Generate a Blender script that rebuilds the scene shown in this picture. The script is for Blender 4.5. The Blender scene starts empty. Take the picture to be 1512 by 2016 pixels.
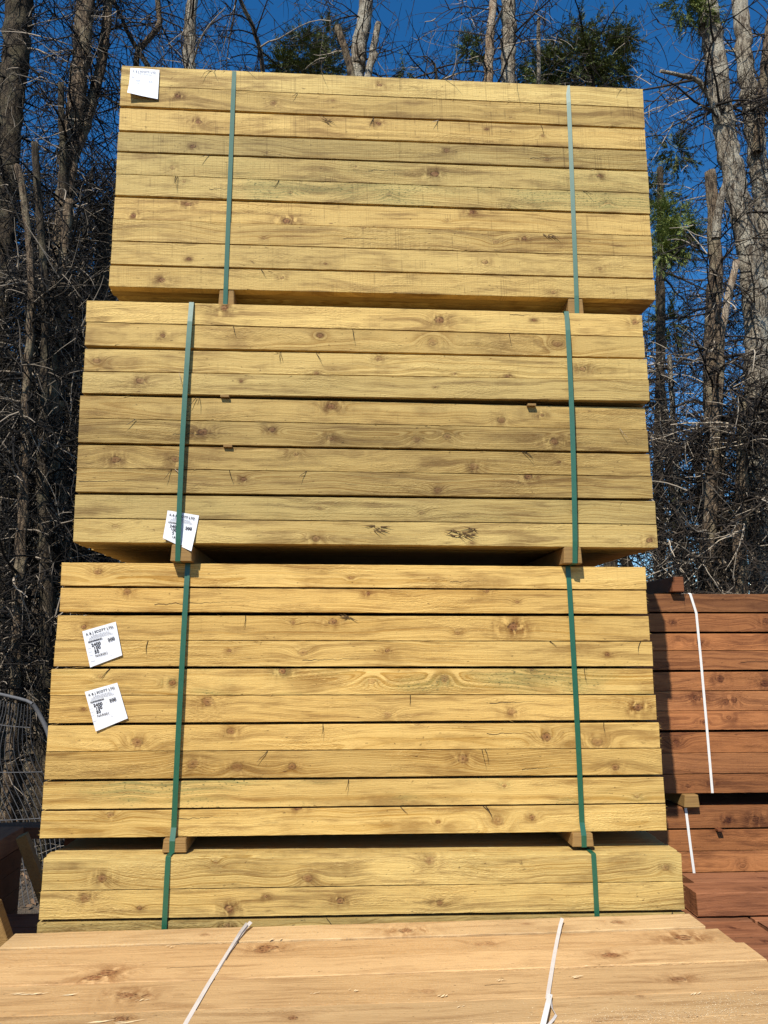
import bpy, bmesh, math, random
import numpy as np
from mathutils import Vector, Matrix
R = math.radians
scene = bpy.context.scene
col = scene.collection

# ---------------------------------------------------------------- camera, sky, sun, exposure
CAM_Z, FOC, PITCH, YAW = 1.92, 1541.66, R(9.6475), R(3.1613)
cam_d = bpy.data.cameras.new('camera')
cam = bpy.data.objects.new('camera', cam_d)
col.objects.link(cam)
cam.location = (0, 0, CAM_Z)
cam.rotation_euler = (math.pi/2 + PITCH, 0, -YAW)
cam_d.sensor_fit = 'VERTICAL'
cam_d.sensor_height = 32.0
cam_d.lens = FOC/2016*32.0
cam_d.clip_end = 2000
scene.camera = cam

SUN_DIR = Vector((.44, 1.0, -1.19)).normalized()      # the way the light travels
SUN_EL = math.asin(-SUN_DIR.z)
world = bpy.data.worlds.new('World')
scene.world = world
world.use_nodes = True
wn = world.node_tree
sky = wn.nodes.new('ShaderNodeTexSky')
sky.sky_type = 'NISHITA'
sky.sun_disc = False
sky.sun_elevation = SUN_EL
sky.sun_rotation = math.atan2(-SUN_DIR.x, -SUN_DIR.y)
sky.altitude = 200
sky.air_density = 1.0
sky.dust_density = 0.1
sky.ozone_density = 5.0
bg = wn.nodes['Background']
bg.inputs['Strength'].default_value = 0.06
hsv = wn.nodes.new('ShaderNodeHueSaturation')          # a polarised, very clear winter sky
hsv.inputs['Saturation'].default_value = 1.28
hsv.inputs['Value'].default_value = 1.9
wn.links.new(sky.outputs[0], hsv.inputs['Color'])
wn.links.new(hsv.outputs[0], bg.inputs['Color'])

sun_d = bpy.data.lights.new('sun', 'SUN')
sun_d.energy = 4.8
sun_d.angle = R(.5)
sun_d.color = (1.0, .95, .86)
sun = bpy.data.objects.new('sun', sun_d)
col.objects.link(sun)
sun.location = (-6, -10, 14)
sun.rotation_euler = SUN_DIR.to_track_quat('-Z', 'Y').to_euler()

scene.view_settings.view_transform = 'Standard'
scene.view_settings.look = 'None'
scene.view_settings.exposure = 0.30
scene.view_settings.gamma = 1.0
scene.cycles.max_bounces = 6
scene.cycles.diffuse_bounces = 3
scene.cycles.transparent_max_bounces = 8

def ray(px, py):
    u = (px-756)/FOC; v = (1008-py)/FOC
    cp, sp = math.cos(PITCH), math.sin(PITCH)
    y = cp - v*sp; z = sp + v*cp
    cy, sy = math.cos(YAW), math.sin(YAW)
    return u*cy + y*sy, -u*sy + y*cy, z
def at(px, py, Y=None, Z=None):
    """real-world point seen at a place of the photograph, at depth Y or height Z"""
    x, y, z = ray(px, py)
    t = Y/y if Y is not None else (Z-CAM_Z)/z
    return Vector((x*t, y*t, z*t + CAM_Z))

# ---------------------------------------------------------------- linking helpers
def link(o, parent=None):
    col.objects.link(o)
    if parent is not None:
        o.parent = parent
    return o
def tag(o, label=None, cat=None, group=None, kind=None):
    if label: o['label'] = label
    if cat: o['category'] = cat
    if group: o['group'] = group
    if kind: o['kind'] = kind
    return o
def empty(name, loc=(0, 0, 0), rz=0):
    o = bpy.data.objects.new(name, None)
    o.empty_display_size = .1
    o.location = loc; o.rotation_euler = (0, 0, rz)
    return link(o)
def mesh_obj(name, verts, faces, mat, parent=None, smooth=False, loc=None):
    me = bpy.data.meshes.new(name)
    me.from_pydata([tuple(v) for v in verts], [], [tuple(f) for f in faces])
    mats = mat if isinstance(mat, (list, tuple)) else [mat]
    for m in mats: me.materials.append(m)
    if smooth:
        me.polygons.foreach_set('use_smooth', [True]*len(me.polygons))
    me.update()
    o = bpy.data.objects.new(name, me)
    if loc is not None: o.location = loc
    return link(o, parent)
def np_mesh(name, V, F, mat, parent=None, smooth=False, matidx=None):
    """fast mesh from numpy arrays; F is (n, k) with constant k"""
    me = bpy.data.meshes.new(name)
    n, k = F.shape
    me.vertices.add(len(V)); me.vertices.foreach_set('co', np.ascontiguousarray(V, dtype=np.float32).ravel())
    me.loops.add(n*k); me.loops.foreach_set('vertex_index', np.ascontiguousarray(F, dtype=np.int32).ravel())
    me.polygons.add(n)
    me.polygons.foreach_set('loop_start', np.arange(0, n*k, k, dtype=np.int32))
    me.polygons.foreach_set('loop_total', np.full(n, k, dtype=np.int32))
    mats = mat if isinstance(mat, (list, tuple)) else [mat]
    for m in mats: me.materials.append(m)
    if matidx is not None: me.polygons.foreach_set('material_index', np.asarray(matidx, dtype=np.int32))
    if smooth: me.polygons.foreach_set('use_smooth', np.ones(n, dtype=bool))
    me.update(calc_edges=True)
    me.validate()
    o = bpy.data.objects.new(name, me)
    return link(o, parent)

# ---------------------------------------------------------------- node helper
class NT:
    def __init__(s, name):
        s.mat = bpy.data.materials.new(name); s.mat.use_nodes = True
        s.t = s.mat.node_tree; s.n = s.t.nodes; s.l = s.t.links
        s.bsdf = s.n['Principled BSDF']
    def put(s, sock, v):
        if isinstance(v, bpy.types.NodeSocket): s.l.new(v, sock)
        else: sock.default_value = v
    def m(s, op, a, b=0.0, c=0.0, clamp=False):
        nd = s.n.new('ShaderNodeMath'); nd.operation = op; nd.use_clamp = clamp
        s.put(nd.inputs[0], a); s.put(nd.inputs[1], b); s.put(nd.inputs[2], c)
        return nd.outputs[0]
    def add(s, a, b): return s.m('ADD', a, b)
    def sub(s, a, b): return s.m('SUBTRACT', a, b)
    def mul(s, a, b): return s.m('MULTIPLY', a, b)
    def div(s, a, b): return s.m('DIVIDE', a, b)
    def ramp(s, x, a, b, lo=0.0, hi=1.0, smooth=True):
        nd = s.n.new('ShaderNodeMapRange'); nd.interpolation_type = 'SMOOTHSTEP' if smooth else 'LINEAR'
        s.put(nd.inputs[0], x); s.put(nd.inputs[1], a); s.put(nd.inputs[2], b); s.put(nd.inputs[3], lo); s.put(nd.inputs[4], hi)
        return nd.outputs[0]
    def xyz(s, x, y, z):
        nd = s.n.new('ShaderNodeCombineXYZ')
        s.put(nd.inputs[0], x); s.put(nd.inputs[1], y); s.put(nd.inputs[2], z)
        return nd.outputs[0]
    def sep(s, v):
        nd = s.n.new('ShaderNodeSeparateXYZ'); s.l.new(v, nd.inputs[0]); return nd.outputs
    def noise(s, vec=None, scale=1.0, detail=2.0, rough=.5, dims='3D', w=None, dist=0.0):
        nd = s.n.new('ShaderNodeTexNoise'); nd.noise_dimensions = dims
        if vec is not None: s.l.new(vec, nd.inputs['Vector'])
        if w is not None: s.put(nd.inputs['W'], w)
        nd.inputs['Scale'].default_value = scale; nd.inputs['Detail'].default_value = detail
        nd.inputs['Roughness'].default_value = rough; nd.inputs['Distortion'].default_value = dist
        return nd.outputs['Fac']
    def mix(s, f, a, b, mode='MIX'):
        nd = s.n.new('ShaderNodeMix'); nd.data_type = 'RGBA'; nd.blend_type = mode
        s.put(nd.inputs[0], f); s.put(nd.inputs[6], a); s.put(nd.inputs[7], b)
        return nd.outputs[2]
    def attr(s, name, kind='OBJECT'):
        nd = s.n.new('ShaderNodeAttribute'); nd.attribute_type = kind; nd.attribute_name = name
        return nd.outputs
    def coord(s, which='Object'):
        return s.n.new('ShaderNodeTexCoord').outputs[which]
    def island(s):
        return s.n.new('ShaderNodeNewGeometry').outputs['Random Per Island']
    def bump(s, h, strength=.5, dist=.01):
        nd = s.n.new('ShaderNodeBump'); s.l.new(h, nd.inputs['Height'])
        s.put(nd.inputs['Strength'], strength); nd.inputs['Distance'].default_value = dist
        s.l.new(nd.outputs[0], s.bsdf.inputs['Normal'])
    def out(s, color, rough=.8, spec=.3):
        s.put(s.bsdf.inputs['Base Color'], color); s.put(s.bsdf.inputs['Roughness'], rough)
        s.bsdf.inputs['Specular IOR Level'].default_value = spec
        return s.mat
def rgb(r, g, b): return (r, g, b, 1.0)

# ---------------------------------------------------------------- sawn timber: growth rings, knots, saw marks, preservative stain
def timber(name, light, mid, dark, knot, rough_amt=1.0, axis='XZ', contrast=1.0, pin=1.0, dirt=None):
    """solid wood for one board, in the board's own coordinates (metres); the board's properties say where its knots are"""
    N = NT(name)
    P = N.coord('Object'); px, py, pz = N.sep(P)
    if axis == 'XZ': u, v, w = px, pz, py         # the face seen is upright
    else: u, v, w = px, py, pz                    # the face seen lies flat
    seed = N.attr('seed')[2]
    s1 = N.m('FRACT', N.mul(seed, 7.137)); s2 = N.m('FRACT', N.mul(seed, 3.771)); s3 = N.m('FRACT', N.mul(seed, 11.93))
    off = N.mul(seed, 13.7)
    ww = N.mul(N.sub(N.noise(dims='1D', w=N.add(N.mul(u, 1.1), off), detail=2.0), .5), .09)
    ww2 = N.mul(N.sub(N.noise(dims='1D', w=N.add(N.mul(u, 4.0), N.add(off, 31.0)), detail=1.0), .5), .018)
    pv = N.sub(N.add(v, N.add(ww, ww2)), N.add(-.06, N.mul(s1, .22)))
    pw = N.sub(N.add(w, N.mul(ww, .22)), N.add(.012, N.mul(N.mul(s2, s2), .075)))
    r = N.m('SQRT', N.add(N.mul(pv, pv), N.mul(pw, pw)))
    halo = None; dmin = None; vary = None
    kno = N.noise(P, 70.0, 2.0)
    for k in range(6):
        kv = N.attr('k%d' % k)[1]
        kx, kz, kr = N.sep(kv)
        du = N.sub(u, kx); dv = N.sub(v, kz)
        kr = N.m('MAXIMUM', N.mul(kr, .66), 1e-4)
        d = N.div(N.m('SQRT', N.add(N.mul(N.mul(du, du), .55), N.mul(dv, dv))), kr)     # distance in knot radii
        d2 = N.div(N.m('SQRT', N.add(N.mul(N.mul(du, du), .16), N.mul(N.mul(dv, dv), .55))), kr)    # longer aura along the grain
        d = N.add(d, N.mul(N.sub(kno, .5), .75 if axis == 'XZ' else .4))
        r = N.add(r, N.mul(N.mul(kr, 1.9), N.m('EXPONENT', N.mul(N.mul(d2, d2), -.42))))
        has = N.m('GREATER_THAN', kr, 1e-3)
        hv = N.m('FRACT', N.mul(N.add(kx, kz), 57.3))
        h = N.mul(N.mul(has, N.add(.40, N.mul(hv, .85))), N.m('EXPONENT', N.mul(N.mul(d2, d2), N.add(-.62, N.mul(hv, .44)))))
        near = N.mul(has, N.m('LESS_THAN', d, 2.2))
        vary = N.mul(near, hv) if vary is None else N.m('MAXIMUM', vary, N.mul(near, hv))
        dm = N.add(d, N.mul(N.sub(1.0, has), 99.0))
        halo = h if halo is None else N.m('MAXIMUM', halo, h)
        dmin = dm if dmin is None else N.m('MINIMUM', dmin, dm)
    core = N.ramp(dmin, 1.05, .60)
    rim = N.mul(N.ramp(dmin, .62, .92), N.ramp(dmin, 1.3, 1.0))
    rings_k = N.m('SINE', N.mul(dmin, 15.0))
    pith = N.ramp(dmin, .28, .08)
    # growth rings
    g1 = N.noise(dims='1D', w=N.add(N.mul(r, 150.0), off), detail=1.0)
    g2 = N.noise(dims='1D', w=N.add(N.mul(r, 460.0), off), detail=2.0)
    gmod = N.noise(N.xyz(N.mul(u, 1.6), N.mul(v, 9.0), N.add(off, w)), 1.0, 2.0)
    con = N.mul(N.attr('grain')[2], contrast)
    ph = N.m('FRACT', N.add(N.mul(r, 150.0), N.mul(N.noise(dims='1D', w=N.add(N.mul(r, 60.0), off), detail=1.0), 2.2)))
    late = N.mul(N.ramp(ph, .45, .90), N.ramp(ph, 1.0, .94))
    g = N.add(N.mul(N.ramp(g1, .36, .66), .42), N.mul(late, .62))
    g = N.mul(g, N.mul(con, N.ramp(gmod, .32, .68, .25, 1.25)))
    # fibres
    f1 = N.noise(N.xyz(N.mul(u, 7.0), N.mul(v, 260.0), N.add(N.mul(w, 260.0), off)), 1.0, 3.0, .65)
    f2 = N.noise(N.xyz(N.mul(u, 50.0), N.mul(v, 300.0), N.add(N.mul(w, 300.0), off)), 1.0, 2.0, .6)
    warp = N.mul(N.sub(r, .08), 3.0)
    blot = N.noise(N.xyz(N.mul(u, 2.6), N.add(N.mul(v, 6.0), N.mul(r, 30.0)), N.add(off, 3.0)), 1.0, 4.0, .65)
    blot2 = N.noise(N.xyz(N.mul(u, 6.5), N.add(N.mul(v, 30.0), warp), N.add(off, 9.0)), 1.0, 3.0, .6)
    c = N.mix(N.m('MULTIPLY', g, .88 if axis == 'XZ' else .60, clamp=True), light, mid)
    rpat = N.ramp(N.noise(N.xyz(N.mul(u, 2.4), N.mul(v, 11.0), N.add(off, 40.0)), 1.0, 2.0), .50, .66)
    c = N.mix(N.mul(N.ramp(f1, .47, .76), N.add(.14, N.mul(rpat, .36))), c, dark)
    c = N.mix(N.mul(N.ramp(blot, .46, .70), .66), c, dark)
    c = N.mix(N.mul(N.ramp(blot2, .54, .72), .36), c, dark)
    c = N.mix(N.mul(N.ramp(f2, .57, .80), N.add(.25, N.mul(rpat, .45))), c, (light[0]*1.42, light[1]*1.46, light[2]*1.7, 1))  # painted highlights: pale flecks where rough ridges would catch the sun
    # knots: a warm eye in a smoky halo, some with a dark ring
    hal = N.mul(halo, N.ramp(N.noise(N.xyz(N.mul(u, 30.0), N.mul(v, 16.0), off), 1.0, 3.0), .32, .66, .10, 1.0))
    c = N.mix(N.m('MULTIPLY', hal, .98, clamp=True), c, (dark[0]*.92, dark[1]*.82, dark[2]*.75, 1))
    shim = N.mul(halo, N.ramp(N.noise(N.xyz(N.mul(u, 42.0), N.mul(v, 20.0), N.add(off, 60.0)), 1.0, 2.0), .54, .70))
    c = N.mix(N.mul(shim, .75), c, (light[0]*1.22, light[1]*1.2, light[2]*1.2, 1))
    kc = N.mix(N.ramp(rings_k, -1.0, 1.0, .0, .55), knot, (knot[0]*.62, knot[1]*.56, knot[2]*.5, 1))
    c = N.mix(N.mul(N.mul(core, N.ramp(vary, .0, 1.0, .35, 1.0)), N.ramp(N.noise(P, 60.0, 2.0), .25, .65, .55, .95)), c, kc)
    c = N.mix(N.mul(N.mul(rim, N.ramp(vary, .15, .9, .25, 1.0)), N.ramp(N.noise(P, 75.0, 1.0), .38, .60, .05, .85)), c, (knot[0]*.30, knot[1]*.26, knot[2]*.24, 1))
    c = N.mix(N.mul(pith, N.ramp(vary, .2, .9, .35, .85)), c, (knot[0]*.25, knot[1]*.21, knot[2]*.19, 1))
    # drying checks
    ck = N.attr('crack')[1]; cx, cz, cl = N.sep(ck)
    cu_ = N.sub(u, cx)
    cv_ = N.sub(v, N.add(N.add(cz, N.mul(cu_, .035)), N.mul(N.sub(N.noise(dims='1D', w=N.mul(u, 30.0), detail=2.0), .5), .012)))
    cw = N.mul(.0017, N.ramp(cu_, N.mul(cl, .9), 0.0, .15, 1.0, smooth=False))
    crk = N.mul(N.m('LESS_THAN', N.m('ABSOLUTE', cv_), cw), N.mul(N.m('GREATER_THAN', cu_, 0.0), N.m('LESS_THAN', cu_, cl)))
    c = N.mix(N.mul(crk, .92), c, rgb(.02, .011, .006))
    # pin knots
    vo = N.n.new('ShaderNodeTexVoronoi'); vo.voronoi_dimensions = '3D'; vo.inputs['Scale'].default_value = 1.0
    N.l.new(N.xyz(N.mul(u, 4.2), N.mul(v, 13.0), off), vo.inputs['Vector'])
    pd = N.sep(vo.outputs['Color'])[0]
    prad = N.mul(N.ramp(pd, .45, 1.0, 0.0, .052, smooth=False), pin)
    pk = N.mul(N.ramp(vo.outputs['Distance'], N.add(prad, .012), N.mul(prad, .5)), N.m('GREATER_THAN', pd, .5))
    c = N.mix(N.mul(pk, .72), c, (knot[0]*.42, knot[1]*.38, knot[2]*.35, 1))
    # preservative green, in the grain
    gr = N.attr('green')[2]
    gm = N.noise(N.xyz(N.mul(u, 2.6), N.mul(v, 7.0), N.add(off, 77.0)), 1.0, 2.0)
    gk = N.mul(halo, N.ramp(dmin, .9, 1.3))
    gg = N.m('MINIMUM', N.mul(N.m('MAXIMUM', N.ramp(gm, .44, .62), gk), N.mul(gr, 1.25)), 1.0)
    spk = N.noise(N.xyz(N.mul(u, 70.0), N.mul(v, 190.0), off), 1.0, 2.0)
    c = N.mix(N.mul(gg, N.ramp(g1, .36, .62, .08, .52)), c, rgb(.22, .24, .085))
    c = N.mix(N.mul(gg, N.mul(N.ramp(spk, .58, .68), .8)), c, rgb(.022, .055, .022))
    # saw kerf marks across the board
    sw = N.attr('saw')[2]
    su = N.add(u, N.mul(v, .03))
    k1 = N.noise(dims='1D', w=N.add(N.mul(su, 48.0), off), detail=0.0)
    k2 = N.noise(dims='1D', w=N.add(N.mul(su, 260.0), off), detail=1.0)
    line = N.mul(N.ramp(N.m('ABSOLUTE', N.sub(k1, .5)), .016, .004), N.ramp(N.noise(N.xyz(N.mul(u, 6.0), N.mul(v, 24.0), off), 1.0, 1.0), .40, .58))
    c = N.mix(N.mul(N.mul(line, sw), .34), c, (dark[0]*.4, dark[1]*.36, dark[2]*.3, 1))
    c = N.mix(N.mul(N.mul(N.ramp(k2, .52, .72), sw), .16), c, dark)
    # small dirt flecks and grey bruises
    fl = N.noise(N.xyz(N.mul(u, 45.0), N.mul(v, 90.0), N.add(N.mul(w, 90.0), off)), 1.0, 2.0)
    c = N.mix(N.mul(N.ramp(fl, .69, .76), .55), c, (dark[0]*.28, dark[1]*.26, dark[2]*.24, 1))
    du_ = N.noise(N.xyz(N.mul(u, 3.1), N.mul(v, 18.0), N.add(off, 51.0)), 1.0, 4.0, .7)
    c = N.mix(N.mul(N.ramp(du_, .64, .74), .50), c, (dark[0]*.45, dark[1]*.40, dark[2]*.38, 1))
    if dirt:
        dn = N.noise(N.xyz(N.mul(u, 150.0), N.mul(v, 150.0), off), 1.0, 3.0)
        dm_ = N.noise(N.xyz(N.mul(u, 1.4), N.mul(v, 2.2), N.add(off, 5.0)), 1.0, 3.0)
        c = N.mix(N.mul(N.ramp(dn, .48, .62), N.ramp(dm_, .42, .62, .12, .75)), c, dirt)
    tone = N.m('POWER', N.attr('tone')[2], 1.6)
    tn = N.mul(tone, N.ramp(N.noise(N.xyz(N.mul(u, 1.3), N.add(off, 20.0), 0.0), 1.0, 1.0), .25, .75, .90, 1.10, smooth=False))
    c = N.mix(1.0, c, N.mix(s3, (1.05, .985, .92, 1), (.98, 1.0, 1.03, 1)), 'MULTIPLY')      # each board its own cast
    mm = N.n.new('ShaderNodeVectorMath'); mm.operation = 'SCALE'
    N.l.new(c, mm.inputs[0]); N.l.new(tn, mm.inputs['Scale'])
    h = N.add(N.mul(g1, .40), N.add(N.mul(f1, .55), N.mul(f2, .75)))
    h = N.add(h, N.add(N.mul(N.mul(k2, sw), .35), N.mul(N.mul(halo, N.noise(P, 110.0, 3.0)), 1.0)))
    h = N.add(h, N.mul(rim, -.5))
    torn_ = N.noise(N.xyz(N.add(N.mul(u, 75.0), N.mul(v, 60.0)), N.mul(v, 210.0), N.add(off, N.mul(w, 200.0))), 1.0, 2.0)
    h = N.add(h, N.mul(N.mul(torn_, rpat), 2.2))
    h = N.add(h, N.mul(late, -.25))
    h = N.add(h, N.mul(crk, -2.0))
    N.bump(h, .44*rough_amt, .0040)
    return N.out(mm.outputs[0], .72, .25)

def plain_wood(name, light, dark, scale=1.0):
    """boards packed behind the front ones: each island its own shade, end grain in arcs"""
    N = NT(name)
    P = N.coord('Object'); x, y, z = N.sep(P); rnd = N.island()
    st = N.noise(N.xyz(N.mul(x, 6.0), N.mul(y, 160.0), N.add(N.mul(z, 160.0), N.mul(rnd, 50.0))), 1.0, 3.0, .6)
    a = N.m('SQRT', N.add(N.m('POWER', N.add(N.m('PINGPONG', y, .061), .02), 2.0), N.m('POWER', N.add(N.m('PINGPONG', z, .077), .03), 2.0)))
    rg = N.noise(dims='1D', w=N.add(N.mul(a, 330.0), N.mul(rnd, 40.0)), detail=1.0)
    bl = N.noise(N.xyz(N.mul(x, 2.0), N.mul(y, 9.0), N.add(N.mul(z, 9.0), N.mul(rnd, 9.0))), 1.0, 3.0)
    c = N.mix(N.mul(N.ramp(st, .42, .74), .6), light, dark)
    c = N.mix(N.mul(N.ramp(rg, .45, .65), .35), c, dark)
    c = N.mix(N.mul(N.ramp(bl, .5, .75), .5), c, (dark[0]*.7, dark[1]*.66, dark[2]*.6, 1))
    c = N.mix(N.mul(N.sub(rnd, .5), .6), c, dark)
    N.bump(N.add(st, rg), .5, .003)
    return N.out(c, .75, .25)

M = {}
M['yellow'] = timber('yellow_timber', rgb(.60, .430, .150), rgb(.35, .202, .046), rgb(.145, .069, .017), rgb(.26, .125, .05))
M['gold'] = timber('golden_timber', rgb(.65, .440, .142), rgb(.41, .225, .043), rgb(.205, .098, .020), rgb(.28, .13, .05))
M['tan'] = timber('pale_timber', rgb(.56, .375, .180), rgb(.41, .245, .098), rgb(.28, .152, .060), rgb(.24, .10, .04), rough_amt=.9, axis='XY', contrast=.8, dirt=rgb(.50, .30, .12))
M['brown'] = timber('brown_timber', rgb(.37, .152, .054), rgb(.20, .073, .026), rgb(.085, .026, .010), rgb(.13, .044, .018), contrast=1.1)
M['brown_flat'] = timber('brown_timber_flat', rgb(.30, .125, .056), rgb(.21, .080, .035), rgb(.11, .040, .019), rgb(.13, .042, .018), axis='XY', contrast=.8)
M['yellow_in'] = plain_wood('inner_yellow_timber', rgb(.50, .33, .11), rgb(.33, .20, .06))
M['tan_in'] = plain_wood('inner_pale_timber', rgb(.58, .36, .16), rgb(.42, .23, .09))
M['brown_in'] = plain_wood('inner_brown_timber', rgb(.24, .085, .032), rgb(.12, .040, .016))
M['bearer'] = plain_wood('bearer_timber', rgb(.32, .19, .065), rgb(.17, .09, .03))

def simple(name, c1, c2, scale, rough=.6, spec=.4, bump=.2, dist=.002):
    N = NT(name); n = N.noise(N.coord('Object'), scale, 3.0)
    N.bump(n, bump, dist)
    return N.out(N.mix(n, c1, c2), rough, spec)
M['strap_green'] = simple('green_strap_plastic', rgb(.008, .082, .042), rgb(.014, .108, .056), 40.0, .40, .75, .15, .001)
M['strap_white'] = simple('white_strap_plastic', rgb(.70, .68, .63), rgb(.82, .80, .76), 30.0, .45, .4)
M['strap_dirty'] = simple('used_white_strap', rgb(.52, .47, .42), rgb(.72, .66, .60), 25.0, .55, .3)
M['paper'] = simple('label_paper', rgb(.76, .77, .80), rgb(.84, .85, .87), 12.0, .6, .3, .3, .003)
M['ink'] = simple('label_ink', rgb(.02, .02, .025), rgb(.05, .05, .06), 200.0, .6, .2)
M['ink_faint'] = simple('label_faint_ink', rgb(.25, .26, .30), rgb(.40, .41, .46), 200.0, .6, .2)
M['ink_grey'] = simple('label_grey_ink', rgb(.50, .53, .62), rgb(.62, .64, .72), 200.0, .6, .2)
M['steel'] = simple('galvanised_wire', rgb(.09, .09, .094), rgb(.15, .15, .155), 60.0, .75, .2)

# ---------------------------------------------------------------- boards
rng = random.Random(11)
def section(w, h0, h1, b):
    """eight-cornered cross-section, y into the pack and z up"""
    return [(b, h0), (w-b, h0), (w, h0+b), (w, h1-b), (w-b, h1), (b, h1), (0, h1-b), (0, h0+b)]
def board(name, mat, parent, x0, x1, y, zl, zr, depth, tone=1.0, green=0.0, saw=.2, grain=1.0, knots=(), yaw_off=(0, 0), seed=None, splinters=0, rough=.0003, bevel=.0010, ragged=0.0):
    """one sawn board, front face towards -y; zl and zr are its (bottom, top) at the left and right ends"""
    L = x1-x0
    o0 = (x0, y, zl[0])
    n = max(10, int(L/.03))
    V = []; F = []
    b = [rng.uniform(0, 9) for _ in range(6)]
    for i in range(n+1):
        t = i/n
        x = L*t
        lo = (zl[0] + (zr[0]-zl[0])*t) - zl[0]
        hi = (zl[1] + (zr[1]-zl[1])*t) - zl[0]
        wob = .0006*math.sin(4*t+b[0]) + .0003*math.sin(11*t+b[1])
        dy = yaw_off[0] + (yaw_off[1]-yaw_off[0])*t + .0010*math.sin(4*t+b[2])
        for (yy, zz) in section(depth, lo, hi, bevel*rng.uniform(.6, 1.7)):
            j = rng.uniform(-rough, rough)
            jx = rng.uniform(-.0012, .0012) - (.002*rng.random() if 0 else 0) if i in (0, n) else 0
            V.append((x+jx, yy+dy+rng.uniform(-rough, rough)*.6, zz+wob+j))
    for i in range(n):
        for k in range(8):
            a = i*8+k; c = i*8+(k+1) % 8
            F.append((a, a+8, c+8, c))
    F.append(tuple(range(7, -1, -1))[::-1]); F.append(tuple(range(n*8+7, n*8-1, -1)))
    # torn splinters along the arrises
    for s in range(splinters):
        t = rng.random(); x = L*t
        up = rng.random() < .55
        z = ((zl[1]+(zr[1]-zl[1])*t) if up else (zl[0]+(zr[0]-zl[0])*t)) - zl[0]
        dy = yaw_off[0] + (yaw_off[1]-yaw_off[0])*t
        ln = rng.uniform(.010, .038); wd = rng.uniform(.0008, .0020)
        an = rng.uniform(-.9, .9)+(math.pi if rng.random() < .5 else 0)
        ex, ez = math.cos(an)*ln, math.sin(an)*ln*(.6)
        q = len(V); out = rng.uniform(.003, .010)
        z -= .004 if up else -.004
        V += [(x, dy-.0002, z-wd), (x, dy-.0002, z+wd), (x, dy+.002, z), (x+ex, dy-out, z+ez)]
        F += [(q, q+1, q+3), (q+1, q+2, q+3), (q+2, q, q+3)]
    # fibres left hanging at the sawn ends
    for s in range(int(ragged*10)):
        e = rng.random() < .5
        z = rng.uniform(.005, zl[1]-zl[0]-.005); q = len(V)
        x = 0 if e else L; d = -1 if e else 1
        yy = rng.uniform(.001, .012)+(yaw_off[0] if e else yaw_off[1]); ln = rng.uniform(.004, .014)
        V += [(x-d*.001, yy, z-.0008), (x-d*.001, yy, z+.0008), (x-d*.001, yy+.0015, z), (x+d*ln, yy-rng.uniform(-.004, .006), z+rng.uniform(-.007, .007))]
        F += [(q, q+1, q+3), (q+1, q+2, q+3), (q+2, q, q+3)]
    o = mesh_obj(name, V, F, mat, parent, loc=o0)
    pl = parent.location if parent is not None else Vector((0, 0, 0))
    o.location = Vector(o0) - pl
    o['seed'] = float(seed if seed is not None else rng.uniform(0, 30))
    o['tone'] = float(tone); o['green'] = float(green); o['saw'] = float(saw); o['grain'] = float(grain)
    o['crack'] = [rng.uniform(.0, L*.8), rng.uniform(.02, .08), rng.uniform(.10, .42)] if rng.random() < .34 else [-9.0, 0.0, 0.0]
    for k in range(6):
        o['k%d' % k] = [float(q) for q in knots[k]] if k < len(knots) else [0.0, 0.0, 0.0]
    return o
def boxes(name, mat, parent, items, kind=None):
    """plain boxes (x0,x1,y0,y1,z0,z1) in one mesh, with slightly uneven ends"""
    V = []; F = []
    pl = parent.location if parent is not None else Vector((0, 0, 0))
    for (x0, x1, y0, y1, z0, z1) in items:
        q = len(V)
        V += [(x, yy, z) for x in (x0, x1) for yy in (y0, y1) for z in (z0, z1)]
        F += [tuple(q+i for i in f) for f in ((0, 1, 3, 2), (4, 6, 7, 5), (0, 4, 5, 1), (2, 3, 7, 6), (0, 2, 6, 4), (1, 5, 7, 3))]
    o = mesh_obj(name, [Vector(v)-pl for v in V], F, mat, parent)
    if kind: o['kind'] = kind
    return o
def block(name, mat, parent, x0, x1, y0, y1, z0, z1, b=.003, taper=0.0, seed=None):
    """one bevelled baulk, long in y, for bearers and battens"""
    bm = bmesh.new()
    pl = parent.location if parent is not None else Vector((0, 0, 0))
    bmesh.ops.create_cube(bm, size=1.0)
    for v in bm.verts:
        v.co = Vector((x0+(v.co.x+.5)*(x1-x0), y0+(v.co.y+.5)*(y1-y0), z0+(v.co.z+.5)*(z1-z0)))
        if taper and v.co.z > (z0+z1)/2: v.co.x += taper*(1 if v.co.x < (x0+x1)/2 else -1)
    bmesh.ops.bevel(bm, geom=list(bm.edges), offset=b, segments=1, affect='EDGES')
    for v in bm.verts: v.co -= pl
    me = bpy.data.meshes.new(name); bm.to_mesh(me); bm.free(); me.materials.append(mat)
    return link(bpy.data.objects.new(name, me), parent)
def ribbon(name, mat, parent, pts, width, thick=.0009, wdir=None):
    """flat strap through 3-D points; wdir is the across direction (one or one per point)"""
    pl = parent.location if parent is not None else Vector((0, 0, 0))
    V = []; F = []
    n = len(pts)
    for i, p in enumerate(pts):
        p = Vector(p)
        t = (Vector(pts[min(i+1, n-1)]) - Vector(pts[max(i-1, 0)])).normalized()
        wd = Vector(wdir[i] if isinstance(wdir, list) else wdir)
        wd = (wd - t*wd.dot(t)).normalized()
        nn = t.cross(wd).normalized()
        for a, b in ((-1, -1), (1, -1), (1, 1), (-1, 1)):
            V.append(p + wd*(a*width/2) + nn*(b*thick/2) - pl)
    for i in range(n-1):
        for k in range(4):
            a = i*4+k; c = i*4+(k+1) % 4
            F.append((a, c, c+4, a+4))
    F += [(3, 2, 1, 0), tuple(range((n-1)*4, n*4))]
    return mesh_obj(name, V, F, mat, parent)
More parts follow.
